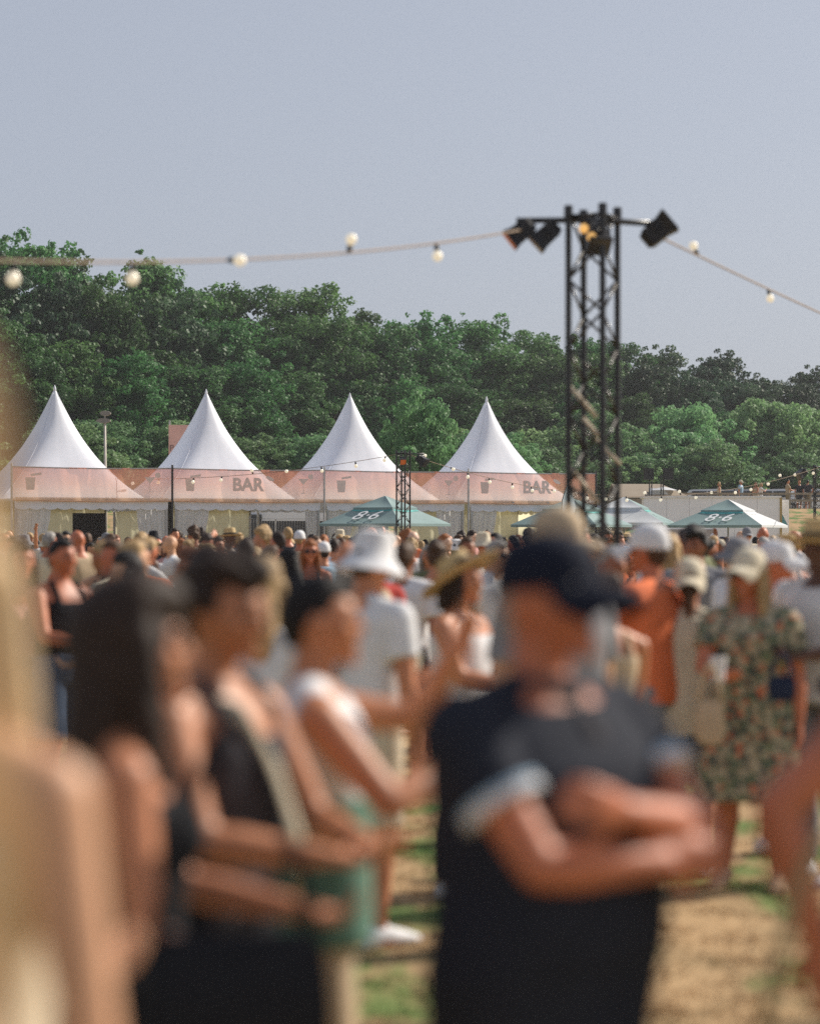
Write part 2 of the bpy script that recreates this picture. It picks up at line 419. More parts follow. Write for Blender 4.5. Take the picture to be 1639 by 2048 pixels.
while px < 1800:
    right = px > 1120
    for row in range(2 if right else 1):
        p = px + rnd.uniform(-25, 25) + row * 45; Y = depth(p) - (9 if right else 20) - row * 11 + rnd.uniform(-3, 3); s = FPX / Y
        top = (840 + 55 * row if right else 885) + rnd.uniform(-35, 45)
        if right: top += max(0, (p - 1450)) * 0.05
        plant_tree('shrub', p, Y, CAMZ + (HORIZON - top) / s, rnd, 'wood_edge_shrub',
                   f"pale green shrub {landmark(p)}, {'bank foot' if row else 'upper bank'}", 'shrub', 'shrubs along the foot of the wood', 1.35)
    px += 62 if right else 78
plant_tree('shrub', 845, 118, CAMZ + (HORIZON - 812) / (FPX / 118), rnd, 'wood_edge_shrub', 'tall pale bush standing between third and fourth tent peaks', 'shrub', None, 0.8)
tell_apart(PLANTS)
# ------------------------------------------------------------------ festival structures
WHITE_PVC = mat('white_tent_fabric', (0.78, 0.80, 0.86), 0.5, 0.04, 1.5, 0.35, transl=0.10)
CURTAIN = mat('white_curtain', (0.86, 0.86, 0.87), 0.7, 0.06, 3, transl=0.5)
BACKWALL = mat('beige_back_wall', (0.74, 0.70, 0.50), 0.7, 0.10, 1.2, transl=0.7)
ALU = mat('aluminium_pole', (0.48, 0.47, 0.46), 0.4, 0.1, 8, metal=0.6)
DARKPOLE = mat('dark_steel_pole', (0.05, 0.045, 0.045), 0.5, 0.2, 8)
BLACKTRUSS = mat('black_painted_truss', (0.018, 0.017, 0.019), 0.32, 0.2, 10, 0.5)
BRACE = mat('worn_black_brace', (0.05, 0.044, 0.038), 0.30, 0.3, 10, 0.6)
BLACKPLASTIC = mat('black_plastic', (0.015, 0.014, 0.016), 0.45, 0.15, 10, 0.4)
CABLE = mat('brown_cable', (0.30, 0.22, 0.16), 0.7, 0.15, 10)
BULB = mat('lit_bulb', (0.80, 0.74, 0.62), 0.2, 0.02, 3, 0.5, emit=(1.0, 0.86, 0.62, 0.38))
AMBER = mat('amber_lit_bulb', (0.8, 0.5, 0.2), 0.3, 0.02, 3, emit=(1.0, 0.55, 0.16, 0.5))
WOOD = mat('weathered_timber', (0.34, 0.28, 0.21), 0.85, 0.25, 6)

def text_mesh(txt, size, offset=0.0, shear=0.0, extrude=0.004):
    c = bpy.data.curves.new('text', 'FONT'); c.body = txt; c.size = size; c.offset = offset; c.shear = shear; c.extrude = extrude
    c.align_x = 'CENTER'; c.align_y = 'CENTER'; c.resolution_u = 3
    o = bpy.data.objects.new('text', c); COL.objects.link(o)
    dg = bpy.context.evaluated_depsgraph_get(); me = bpy.data.meshes.new_from_object(o.evaluated_get(dg))
    bpy.data.objects.remove(o); bpy.data.curves.remove(c); me.materials.clear()
    return me

PHI = R(24); UX = Vector((math.cos(PHI), math.sin(PHI), 0)); UY = Vector((-math.sin(PHI), math.cos(PHI), 0))
STEP = 5.07; T0 = Vector((-11.27, 76.8, 0)); HW = 2.42; EAVE, PEAK = 2.90, 6.42
ORD = ['first', 'second', 'third', 'fourth']
def tent_roof():
    mb = MB(); n = 48; rr = []
    for k in range(19):
        t = (k / 18.0) ** 1.15
        w = HW * (0.012 + 0.70 * t + 0.288 * t ** 3.6); z = PEAK - (PEAK - EAVE) * t
        e = 2.0 + 10.0 * t ** 2.2
        ring = []
        for j in range(n):
            a = 2 * math.pi * (j + 0.5) / n; c, s_ = math.cos(a), math.sin(a)
            q = (abs(c) ** e + abs(s_) ** e) ** (-1 / e)
            sag = 0.0 if t < 0.05 else 0.05 * math.sin(math.pi * t) * (1 - abs(math.cos(2 * a)))
            wr = 0.012 * t * math.sin(5 * a + 9 * t) + 0.010 * t * math.sin(17 * a + 3 * t)
            ring.append((w * q * c, w * q * s_, z - sag + wr))
        rr.append(ring)
    mb.rings(rr, cap=False); return smooth_mesh(mb, 'tent_roof')
def seam_meshes():
    out = []
    for a in (0.0, math.pi / 4):
        pts = []
        for k in range(1, 19):
            t = (k / 18.0) ** 1.15; w = HW * (0.012 + 0.70 * t + 0.288 * t ** 3.6); z = PEAK - (PEAK - EAVE) * t; e = 2.0 + 10.0 * t ** 2.2
            c, s_ = math.cos(a), math.sin(a); q = (abs(c) ** e + abs(s_) ** e) ** (-1 / e); pts.append((w * q * c, w * q * s_, z + 0.004 - (0.05 * math.sin(math.pi * t) * (1 - abs(math.cos(2 * a))))))
        m_ = MB(); m_.tube(pts, 0.007, 6); out.append(smooth_mesh(m_, 'seam'))
    return out
def valance_mesh():
    mb = MB(); n = 11; vs_t, vs_b = [], []
    m = n * 8
    for j in range(m + 1):
        u = j / m; x = -HW + 2 * HW * u
        sc = abs(math.sin(math.pi * u * n)) ** 0.7
        yy = 0.018 * math.sin(u * 40) 
        vs_t.append((x, -HW - 0.012 + yy * 0.2, EAVE + 0.02)); vs_b.append((x, -HW - 0.025 + yy, EAVE - 0.30 - 0.055 * sc))
    mb.rings([vs_t, vs_b], cap=False, closed=False)
    me = smooth_mesh(mb, 'valance'); return me
def curtain_mesh(x0, x1, top, tie, seed):
    """gathered curtain hanging at a tent leg, pulled toward x0 at its tie"""
    r = random.Random(seed); mb = MB(); rr = []; n = 40
    for k in range(13):
        t = k / 12; z = EAVE - 0.02 - t * (EAVE - 0.05)
        pull = math.exp(-((t - tie) / 0.35) ** 2) * 0.45
        ring = []
        for j in range(n + 1):
            u = j / n; x = x0 + (x1 - x0) * u * (1 - pull)
            ring.append((x, -HW + 0.05 + 0.035 * math.sin(u * 31 + seed) * (0.4 + t) + 0.02 * math.sin(u * 67 + seed), z))
        rr.append(ring)
    mb.rings(rr, cap=False, closed=False); return smooth_mesh(mb, 'curtain')
ROOF_ME, VAL_ME = tent_roof(), valance_mesh(); SEAM_ME = seam_meshes()
tents = []
for i in range(4):
    c = T0 + UX * STEP * i
    t = empty('pagoda_tent', c, PHI); tents.append(t)
    tag(t, f'white peaked pagoda bar tent, {ORD[i]} along the banner row from the lamp post end', 'tent', 'white pagoda bar tents')
    obj('roof', ROOF_ME, WHITE_PVC, t, rot=(0, 0, R([0, 90, 180, 270][i])), scale=(1, 1, 1 + 0.004 * (i % 3 - 1)))
    for q in (1, 3, 5, 7): obj('seam', SEAM_ME[1], mat('seam_tape', (0.76, 0.78, 0.84), 0.5), t, rot=(0, 0, q // 2 * math.pi / 2))
    fin = MB(); fin.lathe([(0.05, PEAK - 0.10), (0.045, PEAK + 0.02), (0.015, PEAK + 0.10), (0.004, PEAK + 0.13)], 10); obj('finial', smooth_mesh(fin), WHITE_PVC, t)
    FX, FY = 0.28, -0.80     # the front awning reaches forward to the banner poles
    for q in range(4): obj('valance', VAL_ME, WHITE_PVC, t, rot=(0, 0, q * math.pi / 2), loc=(FX, FY, 0) if q == 0 else None)
    aw = MB(); aw.rings([[(-HW + 2 * HW * j / 12, -HW + 0.02, EAVE + 0.03) for j in range(13)], [(FX - HW + 2 * HW * j / 12, -HW + FY, EAVE + 0.02) for j in range(13)]], cap=False, closed=False); obj('awning', aw, WHITE_PVC, t)
    for sx in (-1, 1):
        for sy in (-1, 1):
            p = MB(); p.box((sx * (HW - 0.04) + (FX if sy < 0 else 0), sy * (HW - 0.04) + (FY if sy < 0 else 0), EAVE / 2), (0.07, 0.07, EAVE)); obj('pole', p, ALU, t)
    # back wall with shallow folds
    if i != 2:
        bw = MB(); rr = []
        for z in (0.0, 1.4, EAVE): rr.append([(-HW + 2 * HW * j / 50, HW - 0.08 + 0.03 * math.sin(j * 0.9 + z) + 0.02 * math.sin(j * 2.3), z) for j in range(51)])
        bw.rings(rr, cap=False, closed=False); obj('back_wall', smooth_mesh(bw), BACKWALL, t)
    else:
        bw = MB(); rr = []
        for z in (0.0, 1.4, EAVE): rr.append([(HW - 2.3 * j / 30, HW - 0.08 + 0.03 * math.sin(j * 0.9 + z), z) for j in range(31)])
        bw.rings(rr, cap=False, closed=False); obj('back_wall', smooth_mesh(bw), BACKWALL, t)
    ft = MB(); ft.box((FX, -HW + FY, EAVE - 0.05), (2 * HW - 0.1, 0.05, 0.06)); obj('frame_rail', ft, ALU, t)
    obj('curtain', curtain_mesh(-HW + 0.02, -HW + (1.15 if i in (0, 1) else 1.0), EAVE, 0.75, i * 7 + 1), CURTAIN, t, loc=(FX, FY, 0))
    obj('curtain', curtain_mesh(HW - 0.02, HW - (1.0 if i != 1 else 0.5), EAVE, 0.8, i * 7 + 4), CURTAIN, t, loc=(FX, FY, 0))
    sp = MB(); rr = []
    for z in (0.0, EAVE): rr.append([(HW - 0.03 + 0.02 * math.sin(j), -HW + 0.1 + (2 * HW - 0.2) * j / 30, z) for j in range(31)])
    if i == 3: sp.rings(rr, cap=False, closed=False); obj('side_wall', smooth_mesh(sp), BACKWALL, t)
    # bar counter and mast inside
    bc = MB(); bc.box((0, 0.6, 0.55), (4.0, 0.6, 1.1)); bc.box((0, 0.6, 1.13), (4.15, 0.75, 0.05)); obj('bar_counter', bc, mat('bar_counter_board', (0.16, 0.13, 0.11), 0.7), t)
    ms = MB(); ms.box((-0.95, 0.9, 1.45), (0.22 if i == 0 else 0.12, 0.2, 2.9)); obj('inner_post', ms, DARKPOLE, t)
    dp = MB(); dp.box((1.75, HW - 0.30, 1.25), (1.1, 0.05, 2.5)); 
    if i in (0, 2): obj('dark_gap_sheet', dp, mat('dark_gap_tone', (0.055, 0.05, 0.052), 0.8), t)  # dark sheet added to stand in for the dark gap in the tent

# printed mesh banners on their own poles in front of the tents
def banner_material():
    m = bpy.data.materials.new('peach_mesh_banner'); m.use_nodes = True
    n, l = m.node_tree.nodes, m.node_tree.links; p = n['Principled BSDF']; out = n['Material Output']
    p.inputs['Roughness'].default_value = 0.8; p.inputs['Specular IOR Level'].default_value = 0.1
    tc = n.new('ShaderNodeTexCoord'); sx = n.new('ShaderNodeSeparateXYZ'); l.new(tc.outputs['Generated'], sx.inputs[0])
    cr = n.new('ShaderNodeValToRGB'); e = cr.color_ramp.elements; e.new(0.5)
    for el, (pos, c) in zip(e, [(0.0, (0.96, 0.69, 0.48)), (0.5, (0.95, 0.48, 0.30)), (1.0, (0.90, 0.39, 0.29))]): el.position = pos; el.color = (*c, 1)
    l.new(sx.outputs['Z'], cr.inputs['Fac']); l.new(cr.outputs[0], p.inputs['Base Color'])
    t = n.new('ShaderNodeBsdfTranslucent'); l.new(cr.outputs[0], t.inputs['Color'])
    m1 = n.new('ShaderNodeMixShader'); m1.inputs['Fac'].default_value = 0.35; l.new(p.outputs[0], m1.inputs[1]); l.new(t.outputs[0], m1.inputs[2])
    tr = n.new('ShaderNodeBsdfTransparent'); m2 = n.new('ShaderNodeMixShader'); m2.inputs['Fac'].default_value = 0.31
    l.new(m1.outputs[0], m2.inputs[1]); l.new(tr.outputs[0], m2.inputs[2]); l.new(m2.outputs[0], out.inputs['Surface'])
    return m
BANNER = banner_material(); PRINT = mat('grey_mauve_print', (0.88, 0.68, 0.60), 0.8, 0.05)
BTOP, BBOT = 3.86, 2.83; BD = 3.3
BORG = T0 - UY * BD + UX * (-STEP / 2 + 0.28)
def icon_cup():
    mb = MB(); mb.rings([[(-0.12, 0, 0.0), (0.12, 0, 0.0), (0.12, -0.004, 0.0), (-0.12, -0.004, 0.0)], [(-0.16, 0, 0.38), (0.16, 0, 0.38), (0.16, -0.004, 0.38), (-0.16, -0.004, 0.38)]]); mb.box((0.24, -0.002, 0.44), (0.34, 0.004, 0.07), Matrix.Rotation(R(-8), 4, 'Y')); return mb
def icon_martini():
    mb = MB(); mb.rings([[(-0.02, 0, 0.28), (0.02, 0, 0.28), (0.02, -0.004, 0.28), (-0.02, -0.004, 0.28)], [(-0.18, 0, 0.46), (0.18, 0, 0.46), (0.18, -0.004, 0.46), (-0.18, -0.004, 0.46)]])
    mb.box((0, -0.002, 0.14), (0.02, 0.004, 0.28)); mb.box((0, -0.002, 0.0), (0.16, 0.004, 0.02))
    mb.lathe([(0.001, 0.0), (0.09, 0.0), (0.09, 0.004), (0.001, 0.004)], 12, mtx=Matrix.Translation((0.25, 0, 0.52)) @ Matrix.Rotation(R(90), 4, 'X')); return mb
def icon_leaf():
    mb = MB(); mb.lathe([(0.001, 0.0), (0.15, 0.0), (0.15, 0.004), (0.001, 0.004)], 12, 1.0, 0.4, Matrix.Rotation(R(90), 4, 'X')); return mb
BLAB = ['empty peach mesh banner with cup print between lamp post and first two tents', 'peach mesh banner reading BAR below the second tent peak', 'peach mesh banner behind the small truss below the third peak', 'peach mesh banner reading BAR beside the fourth tent peak']
for i in range(4):
    o = BORG + UX * STEP * i
    b = empty('mesh_banner', o, PHI); tag(b, BLAB[i], 'banner', 'printed banners along the bar row')
    w = STEP - 0.06 if i < 3 else STEP - 0.4
    pm = MB(); rr = []
    for k in range(7):
        z = BBOT + (BTOP - BBOT) * k / 6
        rr.append([(0.03 + w * j / 40, (0.05 * math.sin(j * 0.55 + k * 0.35 + i * 2.1) + 0.02 * math.sin(j * 1.7 + i)) * math.sin(math.pi * j / 40), z + (0.03 * math.sin(math.pi * j / 40) * (-1))) for j in range(41)])
    pm.rings(rr, cap=False, closed=False); obj('fabric', smooth_mesh(pm), BANNER, b)
    for z, r_, m_ in ((BTOP - 0.02, 0.022, mat('grey_hem', (0.30, 0.27, 0.27), 0.7)), (BBOT + 0.0, 0.02, mat('tan_hem', (0.62, 0.36, 0.22), 0.7))):
        hm = MB(); hm.tube([(0.03 + w * j / 16, -0.012, z - 0.03 * math.sin(math.pi * j / 16)) for j in range(17)], r_, 6); obj('hem', hm, m_, b)
    pl = MB(); pl.tube([(0, 0, 0), (0, 0, 3.95)], 0.035, 8); obj('pole', pl, DARKPOLE if i == 1 else ALU, b)
    obj('print_cup', icon_cup(), PRINT, b, loc=(0.55, -0.085, 3.14))
    if i < 3: obj('print_cocktail', icon_martini(), PRINT, b, loc=(STEP - 0.75, -0.085, 3.10))
    if i in (1, 3): obj('lettering', text_mesh('BAR', 0.56, 0.022), PRINT, b, loc=(2.45, -0.09, 3.34), rot=(R(90), 0, 0))
    if i in (1, 3): obj('print_leaf', icon_leaf(), PRINT, b, loc=(3.2, -0.085, 3.55), rot=(0, R(25), 0))
o = BORG + UX * STEP * 4
pl = MB(); pl.tube([(0, 0, 0), (0, 0, 3.95)], 0.035, 8); tag(obj('banner_pole', pl, DARKPOLE, loc=o - UX * 0.35), 'dark steel end pole of the peach banner row beside the feather flag', 'pole')

# parking sign and lamp post behind the tents
p = world(378, FPX / 96); sg = empty('parking_sign', (p.x, 96, gh(p.x, 96)), R(8)); s = FPX / 96; zt = zpx(850, s)
tag(sg, 'pink parking sign on posts rising behind the second tent peak', 'sign')
b = MB(); b.box((0, 0, zt - 0.95), (1.6, 0.06, 1.9)); obj('panel', b, mat('pink_sign_board', (0.80, 0.48, 0.42), 0.7, 0.08, 2), sg)
for sx in (-0.76, 0.76):
    b = MB(); b.tube([(sx, 0.06, 0), (sx, 0.06, zt + 0.18)], 0.035, 8); obj('post', b, ALU, sg)
obj('lettering', text_mesh('PARKING', 0.36), mat('sign_lettering', (0.22, 0.14, 0.14), 0.8), sg, loc=(-0.02, -0.036, zt - 0.93), rot=(R(90), 0, 0))
p = world(210, FPX / 92); lp = empty('lamp_post', (p.x, 92, gh(p.x, 92))); s = FPX / 92; zt = zpx(842, s)
tag(lp, 'pale slim lamp post with twin heads between first and second tent peaks', 'lamp post')
b = MB(); b.tube([(0.06, 0, 0), (0.03, 0, zt * 0.5), (0, 0, zt)], [0.07, 0.055, 0.045], 8); obj('post', smooth_mesh(b), mat('pale_post', (0.55, 0.50, 0.44), 0.6), lp)
for q, (dx, dz, w) in enumerate(((-0.05, 0.0, 0.26), (0.02, 0.28, 0.2))):
    b = MB(); b.rings([[(dx - w * a, -0.1, zt + dz + e), (dx + w * a, -0.1, zt + dz + e), (dx + w * a, 0.12, zt + dz + e), (dx - w * a, 0.12, zt + dz + e)] for a, e in ((0.4, -0.08), (1, -0.02), (1, 0.04), (0.5, 0.10))]); obj('lamp_head', b, mat('lamp_head_grey', (0.24, 0.22, 0.2), 0.5), lp)
b = MB(); b.tube([(0, 0, zt), (0, 0, zt + 0.4)], 0.025, 6); obj('stem', b, mat('pale_post', (0.5, 0.5, 0.5)), lp)

# ------------------------------------------------------------------ lighting trusses and festoons
TH = 4.25; TR = 0.205
def brace_mesh():
    b = MB(); b.tube([(0, 0, 0), (1, 0, 0)], 0.0115, 7); return smooth_mesh(b, 'brace')
BRACE_ME = brace_mesh()
ch = MB(); ch.tube([(0, 0, 0.02), (0, 0, TH)], 0.0255, 12); CH_ME = smooth_mesh(ch, 'chord', R(40))
cp = MB(); cp.lathe([(0.012, TH + 0.05), (0.034, TH + 0.045), (0.036, TH - 0.05), (0.027, TH - 0.06)], 12); COUP_ME = smooth_mesh(cp, 'coupler', R(40))
def truss(loc, rz, label):
    t = empty('lighting_truss', loc, rz); tag(t, label, 'truss', 'lighting truss masts')
    C = [Vector((TR * math.cos(k * math.pi / 2), TR * math.sin(k * math.pi / 2), 0)) for k in range(4)]
    for c in C:
        obj('chord', CH_ME, BLACKTRUSS, t, loc=c); obj('coupler', COUP_ME, BLACKTRUSS, t, loc=c)
    n = 8; h = TH / n
    for k in range(4):
        a, b = C[k], C[(k + 1) % 4]
        for j in range(n):
            for half in (0, 1):
                p = (a if half == (k % 2) else b) + Vector((0, 0, j * h + half * h / 2)); q = (b if half == (k % 2) else a) + Vector((0, 0, j * h + (half + 1) * h / 2))
                d = q - p; obj('brace', BRACE_ME, BRACE, t, loc=p, rot=d.to_track_quat('X', 'Z').to_euler(), scale=(d.length, 1, 1))
        for z in (0.06, TH - 0.04):
            d = b - a; obj('rung', BRACE_ME, BLACKTRUSS, t, loc=a + Vector((0, 0, z)), rot=d.to_track_quat('X', 'Z').to_euler(), scale=(d.length, 1.6, 1.6))
    bp = MB(); bp.box((0, 0, 0.012), (0.8, 0.8, 0.02)); obj('base_plate', bp, BLACKTRUSS, t, rot=(0, 0, R(45)))
    return t
def bulb_meshes(r):
    b = MB(); b.lathe([(0.001, -r * 2.25), (r * 0.55, -r * 2.1), (r * 0.92, -r * 1.65), (r, -r * 1.2), (r * 0.86, -r * 0.7), (r * 0.5, -r * 0.25), (r * 0.36, 0.0)], 16)
    s_ = MB(); s_.lathe([(r * 0.42, -0.01), (r * 0.48, 0.0), (r * 0.48, r * 0.95), (r * 0.3, r * 1.15)], 12)
    return smooth_mesh(b, 'bulb'), smooth_mesh(s_, 'socket', R(50))
BULB_ME, SOCK_ME = bulb_meshes(0.037)
rb = random.Random(5); bulb_fix = None
def festoon(a, b, sag, n, label, mats=None, t0=0.05, t1=0.96, big=1.0, cols=None):
    a, b = Vector(a), Vector(b)
    root = empty('festoon_string', a); tag(root, label, 'string lights', 'festoon strings between the trusses')
    f = lambda t: a.lerp(b, t) - Vector((0, 0, sag * 4 * t * (1 - t))) - a
    c = MB(); c.tube([f(k / 40) for k in range(41)], 0.0085, 6); obj('cable', smooth_mesh(c), CABLE, root)
    ts = [(t0 + (t1 - t0) * k / max(1, n - 1) + rb.uniform(-.006, .006), None) for k in range(n)]
    if cols:      # bulbs hang where the photograph shows them on this span
        ts = []
        for c_, an_ in cols:
            u_ = (c_ - 819.5) / FPX; ts.append(((a.x - u_ * a.y) / ((a.x - b.x) - u_ * (a.y - b.y)), an_))
    for t, fixed in ts:
        k = 0; p = f(t)
        ang = rb.choice([0.0, 0.15, -0.3, 0.6, 1.4, 2.6, 2.9, -0.2, 0.4, -1.2]) if fixed is None else fixed; d = (b - a).normalized()
        q = Matrix.Rotation(ang, 3, d).to_euler()
        u = obj('bulb', BULB_ME, (mats[k % len(mats)] if mats else BULB), root, loc=p + q.to_matrix() @ Vector((0, 0, -0.05 * big)), rot=q, scale=big)
        obj('socket', SOCK_ME, BLACKPLASTIC, u)
    return root
def floodlight(loc, aim_az, tilt, label, amber=False, sc=1.0):
    """black par lamp head hung on a yoke"""
    r = empty('floodlight', loc, aim_az); r.scale = (sc,) * 3; tag(r, label, 'floodlight', 'black floodlights on the trusses')
    mt = Matrix.Rotation(tilt, 4, 'X')
    b = MB(); b.rings([[(x, y, z) for x, z in ((-w, -w), (w, -w), (w, w), (-w, w))] for y, w in ((0.13, 0.055), (0.09, 0.08), (-0.06, 0.085), (-0.14, 0.105))], True, True, mt); obj('housing', b, BLACKPLASTIC, r)
    l = MB(); l.box((0, -0.143, 0), (0.18, 0.004, 0.18), mt); obj('lens', l, mat('amber_gel', (0.35, 0.08, 0.02), 0.2, emit=(1.0, 0.25, 0.05, 0.12)) if amber else mat('dark_lens', (0.05, 0.05, 0.06), 0.1, spec=0.6), r)
    y = MB(); y.tube([(-0.115, 0, 0), (-0.115, 0, 0.09), (0.115, 0, 0.09), (0.115, 0, 0)], 0.012, 6); obj('yoke', y, BLACKTRUSS, r)
    return r
TA = world(1185, 255.0); TB = world(806, 67.0); TCc = world(1636, 56.0); TD = world(1990, 121.0)
truss(TA, R(17), 'tall black lighting truss mast rising above the man in the navy cap')
truss(TB, R(14), 'small dark truss mast in the crowd between third and fourth tents')
truss(TCc, R(25), 'dark truss mast beside the bicycles at the embankment end')
truss(TD, R(20), 'black truss mast that carries the far end of the sloping festoon')
top = Vector((0, 0, TH))
festoon(TA + Vector((-0.5, 0.05, 4.13)), Vector((-3.05, 11.0, 3.02)), 0.15, 7, 'thick festoon string with round bulbs running from the tall truss over the wood', cols=((872, 0.1), (697, 2.8), (455, 1.5), (265, 0.0), (30, -0.1), (-190, 0.2)))
festoon(TA + Vector((0.45, 0.05, 4.10)), TD + Vector((0, 0, 4.2)), 0.06, 8, 'festoon string sloping down from the tall truss floodlight across the sky', cols=((1395, 2.7), (1535, -0.2), (1675, 0.1), (1800, 0.3), (1915, 0)))
festoon(TB + Vector((-0.1, 0, 4.2)), world(-60, 62.0, zpx(935, 62)), 0.55, 14, 'festoon string of white bulbs hanging before the first three banners', t0=0.03, t1=0.97, big=1.45)
festoon(TB + Vector((0.1, 0, 4.2)), TCc + Vector((0, 0, 4.2)), 1.15, 22, 'long sagging festoon string from the small truss to the embankment truss', t0=0.04, t1=0.985, big=1.45)
festoon(TD + Vector((0, 0, 4.2)), TCc + Vector((0.1, 0, 4.15)), 0.6, 20, 'festoon string joining the outer truss to the embankment truss')
for (dx, dy, dz, az, tl, lb, am, sc) in ((-0.56, 0.0, 4.10, R(-88), R(38), 'amber-gelled floodlight at the outer end of the tall truss crossbar', True, 0.85), (-0.36, 0.03, 4.08, R(-88), R(42), 'black floodlight beside the amber one on the tall truss', False, 0.85), (0.50, 0.0, 4.10, R(85), R(-40), 'lone black floodlight on the sunny end of the tall truss crossbar', False, 0.98), (0.02, -0.12, 4.05, R(10), R(50), 'black floodlight clamped between the tall truss chords', False, 0.9)):
    floodlight(TA + Vector((dx, dy, dz)), az, tl, lb, am, sc)
cb = MB(); cb.tube([(-0.60, 0, 4.185), (0.0, 0, 4.19), (0.50, 0, 4.16)], 0.024, 10)
tag(obj('truss_crossbar', smooth_mesh(cb), BLACKTRUSS, loc=TA), 'black crossbar pipe carrying the floodlights on the tall truss', 'crossbar')
pale = mat('sunlit_brace_tone', (0.62, 0.52, 0.38), 0.6)  # pale colour paints sunlight on slanting braces, laid on as added strips
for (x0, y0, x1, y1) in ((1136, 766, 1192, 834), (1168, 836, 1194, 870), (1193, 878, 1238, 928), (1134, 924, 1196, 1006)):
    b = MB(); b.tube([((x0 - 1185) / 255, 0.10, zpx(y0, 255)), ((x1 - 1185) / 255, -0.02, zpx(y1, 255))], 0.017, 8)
    tag(obj('sunlit_brace_strip', smooth_mesh(b), pale, loc=TA), 'pale strip painted as a sunlit brace inside the tall truss, %s' % {766: 'highest of four', 836: 'shortest of four', 878: 'third from the top', 924: 'lowest of four'}[y0], 'strap', 'painted sunlit braces in the tall truss')
cl = empty('bulb_cluster', TA + Vector((-0.06, -0.22, 4.08))); tag(cl, 'pair of glowing amber bulbs on the head of the tall truss', 'bulb')
for q in ((0, 0, 0.05), (0.06, -0.02, -0.02)):
    u = obj('bulb', BULB_ME, AMBER, cl, loc=q, rot=(0.4, 0.7, 0)); obj('socket', SOCK_ME, BLACKPLASTIC, u)
floodlight(TB + Vector((0.55, 0, 4.02)), R(60), R(35), 'black floodlight on the small truss arm over the banner', False, 1.3)
floodlight(TB + Vector((-0.02, -0.15, 4.0)), R(10), R(30), 'floodlight with amber gel on the small truss head', True, 0.9)
ab = MB(); ab.tube([(-0.2, 0, 4.2), (0.62, 0, 4.2)], 0.02, 8); tag(obj('truss_crossbar', smooth_mesh(ab), BLACKTRUSS, loc=TB), 'short crossbar pipe on the small truss in the crowd', 'crossbar')
floodlight(TCc + Vector((-0.6, 0, 4.0)), R(-60), R(35), 'black floodlight on the embankment truss arm', False, 1.5)
ab = MB(); ab.tube([(0.2, 0, 4.22), (-0.7, 0, 4.22)], 0.02, 8); tag(obj('truss_crossbar', smooth_mesh(ab), BLACKTRUSS, loc=TCc), 'short crossbar pipe on the embankment truss', 'crossbar')

# ------------------------------------------------------------------ parasols
TEAL = mat('teal_parasol_cloth', (0.25, 0.35, 0.35), 0.6, 0.06, 2, transl=0.2)
TEALB = mat('bright_teal_band', (0.09, 0.36, 0.34), 0.6, 0.25, 6)
PARW = mat('white_parasol_cloth', (0.66, 0.68, 0.70), 0.6, 0.05, 2, transl=0.2)
def panel_pts(c0, c1, z0, w0, z1, w1, lift=0.0):
    return None
def parasol(loc, rz, apex, size, label, white=(), number=()):
    p = empty('market_parasol', loc, rz); tag(p, label, 'parasol', 'teal market parasols')
    edge = apex - 0.86; hs = size / 2
    b = MB(); b.tube([(0, 0, 0), (0, 0, apex - 0.06)], 0.03, 10); obj('pole', smooth_mesh(b), ALU, p)
    b = MB(); b.lathe([(0.42, 0.0), (0.42, 0.06), (0.06, 0.09), (0.05, 0.35)], 20); obj('base', b, DARKPOLE, p)
    for k in range(4):
        q = obj('canopy_panel', canopy_panel(apex - 0.30, edge, 0.50, hs), PARW if k in white else TEAL, p, rot=(0, 0, k * math.pi / 2))
        obj('band', canopy_band(apex - 0.30, edge, 0.50, hs), PARW if k in white else TEALB, q)
        if k in number:
            sl = math.atan2(apex - 0.30 - edge, hs - 0.50); u = 0.62; y = -(0.50 + (hs - 0.50) * u); z = (apex - 0.30) + (edge - apex + 0.30) * u
            nn = Vector((0, -math.sin(sl), math.cos(sl)))
            obj('lettering', text_mesh('8\u00b76', 0.74, 0.0, 0.3, 0.002), mat('white_print', (0.75, 0.76, 0.76), 0.7), q, loc=Vector((0, y, z)) + nn * 0.035, rot=(sl, 0, 0))
        obj('vent_panel', canopy_panel(apex, apex - 0.36, 0.02, 0.72), PARW if (k in white) else TEAL, p, rot=(0, 0, k * math.pi / 2))
        r_ = MB(); a = R(45); r_.tube([(0, 0, apex - 0.24), (hs * 0.99, hs * 0.99, edge - 0.02)], 0.014, 6); obj('rib', r_, ALU, p, rot=(0, 0, k * math.pi / 2))
    return p
def canopy_panel(zt, zb, wt, wb):
    mb = MB(); rr = []
    for k in range(7):
        t = k / 6; w = wt + (wb - wt) * t; z = zt + (zb - zt) * t
        rr.append([(-w + 2 * w * j / 12, -w, z - 0.05 * math.sin(math.pi * j / 12) * math.sin(math.pi * t)) for j in range(13)])
    mb.rings(rr, cap=False, closed=False)
    w = wb; mb.rings([[(-w + 2 * w * j / 12, -w, zb) for j in range(13)], [(-w + 2 * w * j / 12, -w - 0.004, zb - 0.08) for j in range(13)]], cap=False, closed=False)
    return smooth_mesh(mb, 'canopy_panel', R(35))
def canopy_band(zt, zb, wt, wb):
    mb = MB(); rr = []
    for t in (0.02, 0.30):
        w = (wt + (wb - wt) * t); z = zt + (zb - zt) * t + 0.012
        ww = w * (0.93 if t > 0.2 else 0.97)
        rr.append([(-ww + 2 * ww * j / 12, -w, z - 0.05 * math.sin(math.pi * (0.5 + (j / 6 - 1) * 0.5 * 0.9)) * math.sin(math.pi * t)) for j in range(13)])
    mb.rings(rr, cap=False, closed=False); return smooth_mesh(mb, 'band')
parasol(world(770, 64.5), R(-32), zpx(992, 64.5), 2.95, 'teal parasol with pale lettering in front of the third tent', number=(0,))
